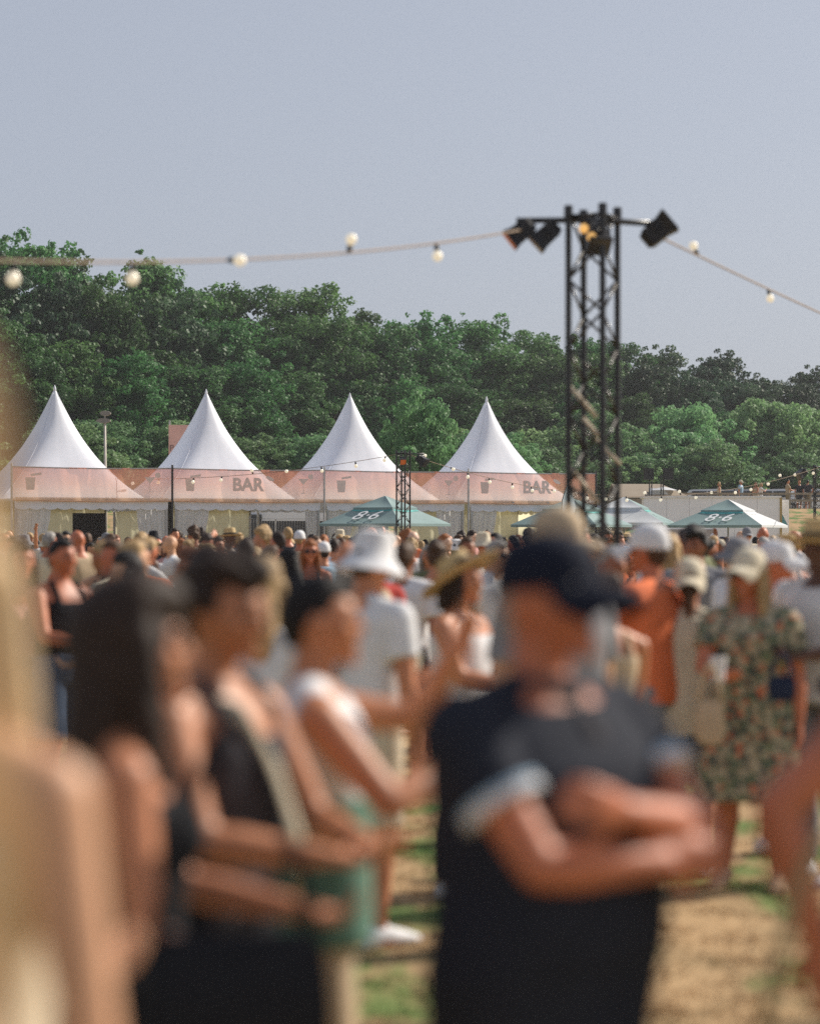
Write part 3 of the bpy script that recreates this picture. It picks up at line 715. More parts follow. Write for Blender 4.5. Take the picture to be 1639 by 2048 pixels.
parasol(world(1143, 62.0), R(-28), zpx(996, 62), 2.95, 'teal parasol behind the tall truss beside the feather flag')
parasol(world(1247, 60.0), R(-14), zpx(994, 60), 3.05, 'teal parasol on the sunny side of the tall truss', white=(0,))
parasol(world(1455, 60.0), R(-24), zpx(999, 60), 3.2, 'teal parasol numbered 8.6 with one white striped panel', white=(1,), number=(0,))
# feather flag
ff = empty('feather_flag', world(1122, 66.0), R(-20)); tag(ff, 'pale blue and white feather flag before the fourth tent', 'flag')
z1 = zpx(968, 66); z0 = zpx(1034, 66)
b = MB(); b.tube([(0, 0, 0), (0, 0, z0), (0.02, 0, (z0 + z1) / 2), (0.16, 0, z1 - 0.06), (0.26, 0, z1 - 0.02)], [0.02, 0.018, 0.014, 0.01, 0.006], 8); obj('pole', b, DARKPOLE, ff)
b = MB(); L, Rr = [], []
for k in range(13):
    t = k / 12; z = z0 + (z1 - z0) * t; xl = 0.02 + 0.16 * t ** 3; w = 0.44 * (math.sin(math.pi * min(1, 0.18 + 0.82 * t))) ** 0.7 * (1 - 0.35 * t)
    L.append((xl, 0, z)); Rr.append((xl + w + 0.02, 0.03 * math.sin(t * 6), z - 0.03))
b.rings([L, Rr], cap=False, closed=False); obj('sail', smooth_mesh(b), mat('pale_blue_flag', (0.55, 0.66, 0.72), 0.6, 0.2, 2, transl=0.3), ff)

# ------------------------------------------------------------------ hospitality trailer, frame tent, loudspeakers, fence
def at(px, Y, z=None):
    x = (px - 819.5) * Y / FPX; return Vector((x, Y, gh(x, Y) if z is None else z))
Y = 104.0; s = FPX / Y; a, b_ = at(1285, Y), at(1552, Y); wdt = b_.x - a.x; zt = zpx(996, s)
tr = empty('hospitality_trailer', ((a.x + b_.x) / 2, Y, gh(0, Y)), R(-3)); tag(tr, 'long white hospitality trailer behind the numbered teal parasol', 'trailer')
TRW = mat('white_trailer_panel', (0.88, 0.88, 0.90), 0.45, 0.04, 1.0, 0.4)
n = 6
for k in range(n):
    b = MB(); w = wdt / n; b.box((-wdt / 2 + w * (k + 0.5), 0, zt / 2 + 0.25), (w - 0.008, 2.4, zt - 0.5)); obj('wall_panel', b, TRW, tr)
b = MB(); b.box((0, 0, zt + 0.03), (wdt + 0.12, 2.5, 0.08)); obj('roof_trim', b, mat('bright_white_trim', (0.8, 0.8, 0.8), 0.4), tr)
b = MB(); b.box((wdt / 2 + 0.04, -1.22, zt / 2), (0.09, 0.08, zt)); obj('corner_post', b, mat('ochre_post', (0.42, 0.30, 0.12), 0.6), tr)
b = MB(); b.box((-1.0, -1.215, 1.45), (2.4, 0.03, 1.2)); obj('serving_hatch', b, mat('hatch_board', (0.42, 0.36, 0.33), 0.7), tr)
for sx in (-1.6, 1.6):
    for sy in (-1.0, 1.0):
        w_ = MB(); w_.lathe([(0.001, -0.1), (0.32, -0.1), (0.34, 0), (0.32, 0.1), (0.001, 0.1)], 18, mtx=Matrix.Rotation(R(90), 4, 'X')); obj('wheel', w_, BLACKPLASTIC, tr, loc=(sx, sy, 0.34))
ep = empty('logo_panel', at(1564, Y - 0.9), R(-3)); tag(ep, 'narrow white panel with a blue-green triangle standing beside the trailer', 'panel')
zt2 = zpx(1000, s); b = MB(); b.box((0, 0, zt2 / 2), (0.52, 0.12, zt2)); obj('board', b, TRW, ep)
b = MB(); b.rings([[(-0.16, 0, 0), (0.2, 0, 0), (0.2, -0.01, 0), (-0.16, -0.01, 0)], [(-0.10, 0, 0.55), (-0.08, 0, 0.55), (-0.08, -0.01, 0.55), (-0.10, -0.01, 0.55)]]); obj('triangle_logo', b, mat('blue_green_logo', (0.10, 0.28, 0.33), 0.6), ep, loc=(0.02, -0.062, zpx(1052, s)))
# beige frame tent on the slope
Y = 124.0; s = FPX / Y; q = at(1288, Y); ft = empty('frame_tent', q, R(6)); tag(ft, 'beige frame tent with white window behind the parasols', 'tent')
zb, zt = zpx(996, s) - q.z, zpx(968, s) - q.z
BEI = mat('beige_canvas', (0.42, 0.35, 0.27), 0.8, 0.06, 2, transl=0.2)
b = MB(); b.rings([[(-1.72, -1.4, zb), (2.15, -1.4, zb), (2.15, 1.4, zb), (-1.72, 1.4, zb)], [(-1.72, -0.1, zt), (0.85, -0.1, zt), (0.85, 0.1, zt), (-1.72, 0.1, zt)]]); obj('roof', b, BEI, ft)
b = MB(); b.box((0.2, 0, zb / 2 - 0.3), (3.8, 2.7, zb + 0.5)); obj('wall', b, BEI, ft)
b = MB(); b.rings([[(-0.1, 0, -0.2), (1.0, 0, -0.2), (1.0, -0.02, -0.2), (-0.1, -0.02, -0.2)], [(-0.05, 0.43, 0.22), (0.7, 0.43, 0.22), (0.7, 0.41, 0.22), (-0.05, 0.41, 0.22)]]); obj('window', b, PARW, ft, loc=(0.1, -1.19, zb + 0.26))
for k, (pxx, lb) in enumerate(((1296, 'black loudspeaker box on a mast above the beige frame tent'), (1335, 'black loudspeaker box on a mast beside the small white parasol'))):
    Y = 121.0; s = FPX / Y; q = at(pxx + (4 if k == 0 else -12), Y); ls = empty('loudspeaker_mast', q); tag(ls, lb, 'loudspeaker', 'loudspeaker masts on the slope')
    zc = zpx(948, s) - q.z; b = MB(); b.box((-0.1 if k == 0 else 0.3, 0, zc), (0.5, 0.4, 0.58)); b.box((-0.1 if k == 0 else 0.3, -0.205, zc), (0.42, 0.02, 0.50)); obj('cabinet', b, BLACKPLASTIC, ls)
    for dx in (-0.06, 0.06):
        b = MB(); b.tube([(dx, 0, -0.3), (dx, 0, zc + 0.1)], 0.028, 7); obj('mast_tube', b, BLACKTRUSS, ls)
    for j in range(6):
        b = MB(); b.tube([(-0.06, 0, zc * j / 6), (0.06, 0, zc * (j + 1) / 6)], 0.012, 5); obj('brace', b, BLACKTRUSS, ls)
q = at(1327, 123.0); pz = empty('garden_parasol', q); tag(pz, 'small flat white parasol open behind the loudspeaker mast', 'parasol'); zz = zpx(975, FPX / 123) - q.z
b = MB(); b.lathe([(0.68, zz - 0.14), (0.36, zz - 0.04), (0.01, zz + 0.04)], 12, cap=False); obj('canopy', b, PARW, pz)
b = MB(); b.tube([(0, 0, -0.2), (0, 0, zz)], 0.025, 7); obj('pole', b, ALU, pz)

# mesh fence and white van seen between second and third tents
q = at(565, 92.0)
for k in range(3):
    fo = empty('mesh_fence_panel', at(486 + k * 66, 90.5 + k * 0.15), R(6)); tag(fo, ['mesh fence panel behind the second tent beside its curtain', 'mesh fence panel in the middle of the gap between tents', 'mesh fence panel by the third tent curtain'][k], 'fence panel', 'mesh fence panels behind the bar tents')
    f = MB(); f.tube([(0, 0, 0.05), (0, 0, 2.4), (1.2, 0, 2.4), (1.2, 0, 0.05), (0, 0, 0.05)], 0.022, 6); obj('frame', f, ALU, fo)
    sc_ = MB(); sc_.box((0.6, 0.03, 1.2), (1.18, 0.01, 2.25)); obj('scrim', sc_, mat('dark_scrim', (0.085, 0.085, 0.09), 0.9, 0.15, 5), fo)
    for j in range(1, 12):
        w_ = MB(); w_.tube([(j * 0.1, 0, 0.05), (j * 0.1, 0, 2.4)], 0.006, 4); obj('wire', w_, ALU, fo)
    for j in range(1, 8):
        w_ = MB(); w_.tube([(0, 0.006, j * 0.25), (1.2, 0.006, j * 0.25)], 0.005, 4); obj('wire', w_, ALU, fo)

def car(loc, rz, L, H, m, label, van=False):
    c = empty('parked_van' if van else 'parked_car', loc, rz); tag(c, label, 'van' if van else 'car', 'vehicles parked behind the festival')
    prof = [(-.5, .30, .55), (-.49, .55, .8), (-.30, .60, .88), (-.18, .97, .80), (.22, 1.0, .80), (.42, .62, .88), (.5, .55, .82), (.5, .3, .6)] if not van else [(-.5, .25, .8), (-.5, .5, .88), (-.42, .58, .9), (-.33, .96, .86), (.46, 1.0, .86), (.5, .95, .86), (.5, .5, .9), (.5, .25, .86)]
    wd = 1.75 if not van else 1.95; b = MB(); rr = []
    for t, h, w in prof: rr.append([(t * L, -w * wd / 2, 0.22), (t * L, -wd / 2 * min(1, w + .1), H * 0.45 * min(1, h * 1.6)), (t * L, -w * wd / 2 * .9, H * h), (t * L, w * wd / 2 * .9, H * h), (t * L, wd / 2 * min(1, w + .1), H * 0.45 * min(1, h * 1.6)), (t * L, w * wd / 2, 0.22)])
    b.rings(rr); obj('body', smooth_mesh(b, 'car_body', R(30)), m, c)
    G = mat('car_glass', (0.03, 0.035, 0.04), 0.08, spec=0.6)
    for sy in (-1, 1):
        for (x0, x1) in (((-.2, .02), (.04, .3)) if not van else ((-.34, -.12),)):
            g = MB(); y = sy * wd / 2 * 0.93; g.box(((x0 + x1) / 2 * L, y, H * 0.77), ((x1 - x0) * L, 0.03, H * 0.26)); obj('side_window', g, G, c)
        for x in (-.31, .31):
            w_ = MB(); w_.lathe([(0.001, -0.1), (0.3, -0.1), (0.32, 0), (0.3, 0.1), (0.001, 0.1)], 16, mtx=Matrix.Rotation(R(90), 4, 'X')); o = obj('wheel', w_, BLACKPLASTIC, c, loc=(x * L, sy * (wd / 2 - 0.08), 0.32))
            h_ = MB(); h_.lathe([(0.001, -0.11), (0.18, -0.11), (0.18, 0.11), (0.001, 0.11)], 12, mtx=Matrix.Rotation(R(90), 4, 'X')); obj('rim', h_, ALU, o)
        hl = MB(); hl.box((-0.5 * L + 0.03, sy * 0.55, H * 0.42), (0.06, 0.3, 0.12)); obj('headlight', hl, PARW, c)
    return c
WHP = mat('white_car_paint', (0.72, 0.72, 0.72), 0.3, 0.02, 1, 0.5); SIP = mat('silver_car_paint', (0.42, 0.42, 0.42), 0.3, 0.02, 1, 0.5)
car(at(548, 101), R(6), 4.6, 2.95, WHP, 'white van roof showing above the mesh fence between the tents', True)
car(at(612, 104), R(4), 4.4, 2.75, SIP, 'silver van beyond the mesh fence by the third tent', True)
for k, (pxx, m_, lb) in enumerate(((1405, WHP, 'white car parked on the embankment above the trailer middle'), (1468, SIP, 'silver car on the embankment behind the backpack walker'), (1535, WHP, 'white car parked on the embankment behind the railing walkers'), (1612, WHP, 'white car at the embankment end behind the bicycles'))):
    car(at(pxx, 152.0), R(2), 2.4 if k == 9 else 4.2, 1.45, m_, lb)
rl = empty('timber_railing', at(1290, 141)); tag(rl, 'low timber railing along the embankment path', 'railing')
for j in range(12):
    b = MB(); b.box((j * 1.2, 0, 0.5), (0.09, 0.09, 1.0)); obj('post', b, WOOD, rl)
for z in (0.55, 0.95):
    b = MB(); b.box((6.6, -0.07, z), (13.4, 0.04, 0.12)); obj('rail', b, WOOD, rl)

def bicycle(loc, rz, label):
    b = empty('bicycle', loc, rz); tag(b, label, 'bicycle', 'bicycles parked on the embankment')
    for x in (-0.52, 0.52):
        t = MB(); n = 22
        t.tube([(x + 0.33 * math.cos(2 * math.pi * k / n), 0, 0.34 + 0.33 * math.sin(2 * math.pi * k / n)) for k in range(n + 1)], 0.017, 6); w_ = obj('wheel', smooth_mesh(t), BLACKPLASTIC, b)
        sp = MB()
        for k in range(8): sp.tube([(x, 0, 0.34), (x + 0.32 * math.cos(k * .785), 0, 0.34 + 0.32 * math.sin(k * .785))], 0.003, 4)
        obj('spokes', sp, ALU, w_)
    f = MB()
    for a_, c_ in (((-.52, 0, .34), (-.08, 0, .32)), ((-.52, 0, .34), (-.2, 0, .82)), ((-.08, 0, .32), (-.22, 0, .92)), ((-.2, 0, .80), (.36, 0, .86)), ((-.08, 0, .32), (.38, 0, .72)), ((.52, 0, .34), (.34, 0, 1.0))): f.tube([a_, c_], 0.018, 6)
    obj('frame', f, BLACKTRUSS, b)
    h = MB(); h.tube([(.28, -.28, 1.02), (.36, 0, 1.0), (.28, .28, 1.02)], 0.014, 6); obj('handlebar', h, ALU, b)
    sd = MB(); sd.ell((-.23, 0, .95), (.13, .07, .035)); obj('saddle', smooth_mesh(sd), BLACKPLASTIC, b)
for k, (pxx, yy, rz, lb) in enumerate(((1580, 142.5, 10, 'bicycle with its wheel beyond the trailer end'), (1598, 141.5, -12, 'middle bicycle of those parked on the embankment'), (1615, 142.2, 15, 'bicycle leaning close to the embankment truss'))):
    bicycle(at(pxx, yy), R(rz), lb)
# ------------------------------------------------------------------ people
SKIN = {'tan': (0.50, 0.205, 0.105), 'light': (0.62, 0.34, 0.20), 'red': (0.47, 0.155, 0.078), 'brown': (0.29, 0.105, 0.05), 'deep': (0.12, 0.055, 0.035), 'fair': (0.60, 0.38, 0.27)}
SKIN['bronze'] = (0.46, 0.19, 0.092)
SKINM = {k: mat('skin_' + k, v, 0.48, 0.10, 9, 0.4) for k, v in SKIN.items()}
HAIR = {'black': (0.012, 0.010, 0.010), 'dark brown': (0.030, 0.018, 0.013), 'brown': (0.075, 0.040, 0.022), 'auburn': (0.15, 0.052, 0.022), 'blond': (0.38, 0.25, 0.12), 'pale blond': (0.52, 0.38, 0.22), 'dark blond': (0.24, 0.140, 0.055), 'grey': (0.30, 0.28, 0.26), 'ginger': (0.28, 0.10, 0.035)}
HAIRM = {k: mat('hair_' + k.replace(' ', '_'), v, 0.60, 0.35, 30, 0.25, bump=0.5) for k, v in HAIR.items()}
CLOTH = {'white': (0.70, 0.70, 0.71), 'cream': (0.62, 0.55, 0.42), 'black': (0.014, 0.015, 0.019), 'navy': (0.022, 0.030, 0.060), 'grey': (0.22, 0.22, 0.235), 'orange': (0.74, 0.19, 0.075), 'beige': (0.48, 0.37, 0.25), 'green': (0.10, 0.19, 0.145),
         'red': (0.42, 0.06, 0.05), 'pink': (0.58, 0.30, 0.28), 'sky blue': (0.33, 0.47, 0.60), 'olive': (0.14, 0.15, 0.08), 'yellow': (0.62, 0.45, 0.14), 'pale yellow': (0.74, 0.68, 0.48), 'denim': (0.075, 0.11, 0.18), 'khaki': (0.30, 0.23, 0.13), 'charcoal': (0.045, 0.043, 0.05), 'dark navy': (0.012, 0.015, 0.028), 'ink navy': (0.020, 0.023, 0.034)}
CLOTHM = {k: mat('cloth_' + k.replace(' ', '_'), v, 0.85, 0.08, 14, 0.15, bump=0.15) for k, v in CLOTH.items()}
CLOTHM['floral'] = ramp_mat('floral_dress_print', [(0.0, (0.10, 0.13, 0.09)), (0.26, (0.34, 0.29, 0.19)), (0.40, (0.055, 0.065, 0.06)), (0.52, (0.42, 0.36, 0.25)), (0.64, (0.16, 0.19, 0.11)), (0.74, (0.50, 0.16, 0.08)), (0.80, (0.25, 0.20, 0.13)), (0.92, (0.12, 0.07, 0.05))], 38)
CLOTHM['orange floral'] = ramp_mat('orange_floral_print', [(0.0, (0.60, 0.16, 0.07)), (0.35, (0.55, 0.12, 0.06)), (0.55, (0.55, 0.42, 0.34)), (0.7, (0.62, 0.20, 0.08)), (0.85, (0.10, 0.12, 0.16))], 16)
STRAW = mat('straw_weave', (0.50, 0.37, 0.19), 0.8, 0.18, 40, bump=0.3); BAND = mat('black_hat_band', (0.02, 0.018, 0.02), 0.8)
EYE = mat('dark_eye', (0.03, 0.02, 0.018), 0.5, spec=0.3); SHADES = mat('black_sunglasses', (0.01, 0.01, 0.012), 0.3, spec=0.4)

def xform(M_, pts): return [M_ @ Vector(p) for p in pts]
def ellring(z, rx, ry, cx=0.0, cy=0.0, n=20, sq=2.4):
    out = []
    for k in range(n):
        a = 2 * math.pi * k / n; c, s_ = math.cos(a), math.sin(a); q = (abs(c) ** sq + abs(s_) ** sq) ** (-1 / sq)
        out.append((cx + rx * q * c, cy + ry * q * s_, z))
    return out
def torso_rings(fem, g, belly):
    T = [(0.86, .158, .105, .010), (0.95, .172, .116, .012), (1.04, .160, .108, .002), (1.13, .150, .106, -.004), (1.23, .162, .115, -.008), (1.33, .176, .118, -.006), (1.40, .178, .100, .004), (1.445, .125, .080, .012), (1.485, .068, .064, .014)]
    if fem: T = [(0.86, .165, .108, .010), (0.95, .180, .118, .014), (1.04, .152, .102, .004), (1.11, .132, .094, .000), (1.21, .140, .104, -.006), (1.31, .152, .112, -.006), (1.385, .150, .090, .004), (1.43, .110, .072, .012), (1.475, .060, .056, .014)]
    out = []
    for z, rx, ry, cy in T:
        k = math.exp(-((z - 1.08) / 0.14) ** 2) * belly
        gg = 1 + (g - 1) * (1 if z < 1.4 else 0.5)
        out.append((z, rx * gg + k * 0.35, ry * gg + k * 0.5, cy - k * 0.5))
    return out
def rot2(v, ang, axis): return Matrix.Rotation(ang, 3, axis) @ v
ARM = {'hang': ((.26, -.03, .84), (.5, .7, 0)), 'hold': ((.10, -.33, 1.12), (.8, .4, -1)), 'phone': ((.05, -.34, 1.33), (.9, .2, -1)), 'up': ((.30, -.14, 1.98), (1, -.3, 0)), 'hip': ((.18, -.08, 1.01), (1, .5, 0)),
       'head': ((.10, -.02, 1.76), (1, -.3, 0)), 'fwd': ((.14, -.48, 1.20), (.5, .2, -1)), 'cross': ((-.05, -.245, 1.170), (.9, -.1, -.6)), 'crossup': ((-.05, -.235, 1.268), (.9, -.2, -.5)), 'point': ((.35, -.45, 1.40), (.6, .3, -1)), 'drink': ((.06, -.17, 1.50), (1, -.1, -.6)), 'behind': ((.08, .16, 1.0), (1, .3, 0))}

def head_frame(p):
    e = Euler((p.get('pitch', 0), p.get('roll', 0), p.get('yaw', 0)))
    piv = Vector((0, 0.012, 1.52)); c = piv + e.to_matrix() @ Vector((0, -0.022, 0.115))
    return c, e
def add_head(mb, M_, fem):
    vs, fs = [], []; nu, nv = 22, 16
    for i in range(nv + 1):
        t = math.pi * i / nv
        for j in range(nu):
            a = 2 * math.pi * j / nu; dx, dy, dz = math.sin(t) * math.cos(a), math.sin(t) * math.sin(a), math.cos(t)
            lo = max(0.0, -dz); x = 0.075 * dx * (1 - 0.30 * lo ** 1.3); y = 0.095 * dy * (1 - (0.38 if dy > 0 else 0.10) * lo ** 1.2) - 0.012 * lo; z = 0.113 * dz
            vs.append((x, y, z))
    for i in range(nv):
        for j in range(nu):
            k = (j + 1) % nu; fs.append((i * nu + j, (i + 1) * nu + j, (i + 1) * nu + k, i * nu + k))
    mb.add(vs, fs, M_)
    mb.ell((0, -.100, -.020), (.015, .018, .017), M_, 10, 6); mb.capsule([(0, -.088, .022), (0, -.101, -.012)], [.009, .012], 8, M_)
    for sx in (-1, 1):
        mb.capsule([(sx * .012, -.088, .030), (sx * .045, -.076, .030)], [.009, .008], 8, M_)
        mb.ell((sx * .079, .010, -.006), (.010, .020, .032), M_, 10, 6); mb.ell((sx * .043, -.066, -.022), (.024, .018, .020), M_, 10, 6)
    mb.ell((0, -.089, -.058), (.024, .011, .006), M_, 10, 6); mb.ell((0, -.088, -.068), (.021, .011, .007), M_, 10, 6); mb.ell((0, -.083, -.096), (.027, .018, .018), M_, 10, 6)
def add_hand(mb, wrist, d, nrm, side, curl=0.5, fine=True):
    d = d.normalized(); nrm = (nrm - d * nrm.dot(d)).normalized(); w = d.cross(nrm).normalized() * side
    rr = []
    for t, hw, ht in ((-0.01, .024, .021), (.02, .032, .018), (.06, .041, .016), (.095, .040, .013)):
        c = wrist + d * t; rr.append([c + w * (hw * math.cos(2 * math.pi * k / 10)) + nrm * (ht * math.sin(2 * math.pi * k / 10)) for k in range(10)])
    mb.rings(rr)
    for k, (off, L) in enumerate(((.030, .072), (.010, .080), (-.011, .075), (-.031, .060))):
        b = wrist + d * .088 + w * off; c1 = curl * (0.8 + 0.1 * k); e1 = b + (d * math.cos(c1) + nrm * math.sin(c1)) * L * .55 + w * off * 0.12; c2 = c1 * 2.0
        e2 = e1 + (d * math.cos(c2) + nrm * math.sin(c2)) * L * .5
        mb.capsule([b, e1, e2], [.0098, .0090, .0078], 7)
    tb = wrist + d * .025 + w * .030; t1 = tb + (d * .6 + w * .65 + nrm * .35).normalized() * .040; t2 = t1 + (d * .85 + w * .2 + nrm * .5).normalized() * .032
    mb.capsule([tb, t1, t2], [.0125, .0110, .0088], 7)

def build_person(p, voxel=0.011):
    """queues a body and its clothes; returns indices and the head frame.  Local frame: faces -Y, 1.75 m tall"""
    fem = p.get('fem', False); g = p.get('girth', 1.0); belly = p.get('belly', 0.0); T = torso_rings(fem, g, belly)
    shx = (.172 if fem else .192) * (1 + (g - 1) * 0.5); ar = (0.86 if fem else 1.0) * (1 + (g - 1) * 0.6) * p.get('armg', 1.0)
    c, e = head_frame(p); HM = Matrix.Translation(c) @ e.to_matrix().to_4x4()
    body = MB(); body.rings([ellring(z, rx, ry, 0, cy) for z, rx, ry, cy in T])
    body.capsule([(0, .018, 1.45), (0, .008, 1.50), HM @ Vector((0, .012, -.06))], [.062 if not fem else .054, .056 if not fem else .048, .052 if not fem else .046], 12)
    add_head(body, HM, fem)
    if fem:
        for sx in (-1, 1): body.ell((sx * .068, -.090, 1.285), (.058, .050, .056))
    arms = {}
    for s_ in (1, -1):
        sh = Vector((s_ * shx, .006, 1.405)); spec = p.get('armL' if s_ > 0 else 'armR', 'hang')
        tgt, pole = ARM[spec] if isinstance(spec, str) else spec
        tgt = Vector((tgt[0] * s_, tgt[1], tgt[2])); pole = Vector((pole[0] * s_, pole[1], pole[2])); l1, l2 = .285, .255
        d = tgt - sh; Ld = min(d.length, (l1 + l2) * .992); dn = d.normalized(); a = (l1 * l1 - l2 * l2 + Ld * Ld) / (2 * Ld); hh = math.sqrt(max(0, l1 * l1 - a * a))
        pp = (pole - dn * pole.dot(dn)).normalized(); el = sh + dn * a + pp * hh; wr = sh + dn * Ld; arms[s_] = (sh, el, wr)
        fa = (wr - el).normalized()
        body.capsule([Vector((s_ * .05, .018, 1.46)), sh.lerp(Vector((s_ * .05, .018, 1.46)), .3)], [.044, .052 * ar], 10)
        body.capsule([sh, sh.lerp(el, .45), el], [.060 * ar, .051 * ar, .040 * ar], 12)
        body.capsule([el, el.lerp(wr, .32), wr], [.040 * ar, .044 * ar, .0265 * ar], 12)
        hn = Vector((-s_, 0, 0)) if spec in ('hang',) else (Vector((0, 0, 1)) if spec in ('fwd', 'hold') else (Vector((0, -1, 0.2)) if spec == 'up' else Vector((-s_ * .6, .4, .2))))
        if isinstance(spec, str) and spec.startswith('cross'): hn = Vector((0, 1, 0))
        add_hand(body, wr, fa, hn, s_, 0.75 if spec in ('hold', 'phone', 'drink') else 0.4)
    stance = p.get('stance', 0.0); step = p.get('step', 0.0); legs = {}
    for s_ in (1, -1):
        hp = Vector((s_ * .088, .012, .90)); kn = Vector((s_ * (.094 + stance * .5), -.018 - s_ * step * .5, .485)); an = Vector((s_ * (.096 + stance), .022 - s_ * step, .085)); legs[s_] = (hp, kn, an)
        gl = 1 + (g - 1) * .6
        body.capsule([hp, hp.lerp(kn, .4), kn], [.090 * gl, .080 * gl, .056 * gl], 12); body.capsule([kn, kn.lerp(an, .3) + Vector((0, .012, 0)), an], [.054 * gl, .056 * gl, .034], 12)
        f0 = an + Vector((0, .045, -.045)); body.rings([[(an.x + s_ * t * .02 + w_ * math.cos(2 * math.pi * k / 10), an.y + .055 - t * .25, .03 * (1 - .35 * t) + .004 + h_ * math.sin(2 * math.pi * k / 10)) for k in range(10)] for t, w_, h_ in ((0, .026, .026), (.2, .034, .030), (.55, .040, .026), (.85, .044, .016), (1, .030, .012))])
        body.capsule([an, an + Vector((0, -.02, -.04))], [.034, .032], 8)
    out = {'body': queue(body, voxel, 2), 'head': (c, e), 'arms': arms}
    # ---- clothes
    top = p.get('top', 'tee'); thick = p.get('loose', .014); hem = p.get('hem', .88); seed = p.get('seed', 1); vx = max(.011, voxel)
    def torso_shell(z0, z1, th, flare=0.0):
        rr = []; N = 12
        Z = [t[0] for t in T]
        for k in range(N + 1):
            z = z0 + (z1 - z0) * k / N; f = lambda i: float(np.interp(z, Z, [t[i] for t in T]))
            x, y, cy = f(1), f(2), f(3)
            if z < .86: x += .0; y += .0
            if top in ('tee', 'shirt') and z < 1.28: 
                x = max(x, .158 * g); y = max(y, .112 * g + belly * .3)
            fl = flare * max(0, (0.95 - z)); rr.append(ellring(z, x + th + fl, y + th + fl * .8, 0, cy))
        return rr
    sh_ = MB()
    if top != 'none':
        if top in ('tee', 'shirt', 'long', 'vest'):
            sh_.rings(torso_shell(hem, 1.445, thick))
            sh_.capsule([(-.07, .012, 1.452), (.07, .012, 1.452)], [.052, .052], 12)
            ext = {'tee': .62, 'shirt': .56, 'long': 1.0, 'vest': 0}[top]
            for s_ in (1, -1):
                a, b, w_ = arms[s_]; q = Vector((s_ * .05, .018, 1.455))
                if top == 'vest':
                    sh_.capsule([q, a.lerp(q, .45)], [.055, .056 * ar], 10); continue
                sh_.capsule([q, a.lerp(q, .2)], [.055, .066 * ar], 10)
                if top == 'long': sh_.tube([a, a.lerp(b, .5), b, b.lerp(w_, .5), w_], [.076 * ar, .068 * ar, .058 * ar, .055 * ar, .042 * ar], 14)
                else: sh_.tube([a + (a - b) * .1, a, a.lerp(b, ext * .6), a.lerp(b, ext)], [.045 * ar, .075 * ar, .074 * ar, .072 * ar], 14)
                if top == 'long': sh_.ell(b, (.058 * ar,) * 3)
                sh_.ell(a, (.073 * ar,) * 3)
        elif top in ('tank', 'dress', 'crop'):
            z0 = {'tank': hem, 'dress': p.get('hem', .50), 'crop': 1.12}[top]
            sh_.rings(torso_shell(z0, 1.36, thick * .75, .16 if top == 'dress' else 0.0))
            for s_ in (1, -1):
                x = s_ * (.085 if fem else .10); sh_.tube([(x * 1.05, -.085, 1.33), (x, -.075, 1.40), (x * .92, -.02, 1.468), (x * .92, .045, 1.462), (x, .085, 1.38), (x * 1.05, .085, 1.31)], .022 if fem else .034, 8, flat=.55)
            if top == 'dress' and p.get('sleeve', True):
                for s_ in (1, -1):
                    a, b, w_ = arms[s_]; sh_.tube([a + (a - b) * .1, a, a.lerp(b, .35), a.lerp(b, .6)], [.04, .072 * ar, .074 * ar, .078 * ar], 12); sh_.capsule([(s_ * .06, .01, 1.44), a], [.05, .064], 10)
                sh_.rings(torso_shell(1.30, 1.43, thick * .8))
        if fem and top != 'none':
            for s_ in (-1, 1): sh_.ell((s_ * .066, -.094, 1.282), (.066, .058, .064))
        out['top'] = queue(sh_, vx, 2, (p.get('fold', .0055), 24, (1.0, 1.0, .55), seed))
    bot = p.get('bottom', 'shorts')
    if bot not in ('none',):
        b_ = MB(); b_.rings([ellring(z, x + .012, y + .012, 0, cy) for z, x, y, cy in T[:3]])
        zc = {'shorts': .52, 'trousers': .10, 'mini': .70, 'skirt': .45}[bot]; wide = p.get('wide', 1.0)
        if bot == 'skirt':
            b_.rings([ellring(z, .175 + (.95 - z) * .22, .12 + (.95 - z) * .22, 0, .01) for z in (.45, .6, .75, .9, .96)])
        else:
            for s_ in (1, -1):
                hp, kn, an = legs[s_]; gl = (1 + (g - 1) * .6) * wide
                pts = [hp + Vector((0, 0, .03)), hp.lerp(kn, .5)]; rad = [.104 * gl, .096 * gl]
                if zc < .5: pts += [kn, kn.lerp(an, .4) + Vector((0, .01, 0)), an + Vector((0, 0, .02))]; rad += [.076 * gl, .074 * gl, .062 * gl]
                else: t = (hp.z - zc) / (hp.z - kn.z); pts += [hp.lerp(kn, t)]; rad += [.092 * gl]
                b_.tube(pts, rad, 14)
        out['bottom'] = queue(b_, vx, 2, (.004, 24, (1, 1, .6), seed + 3))
    return out

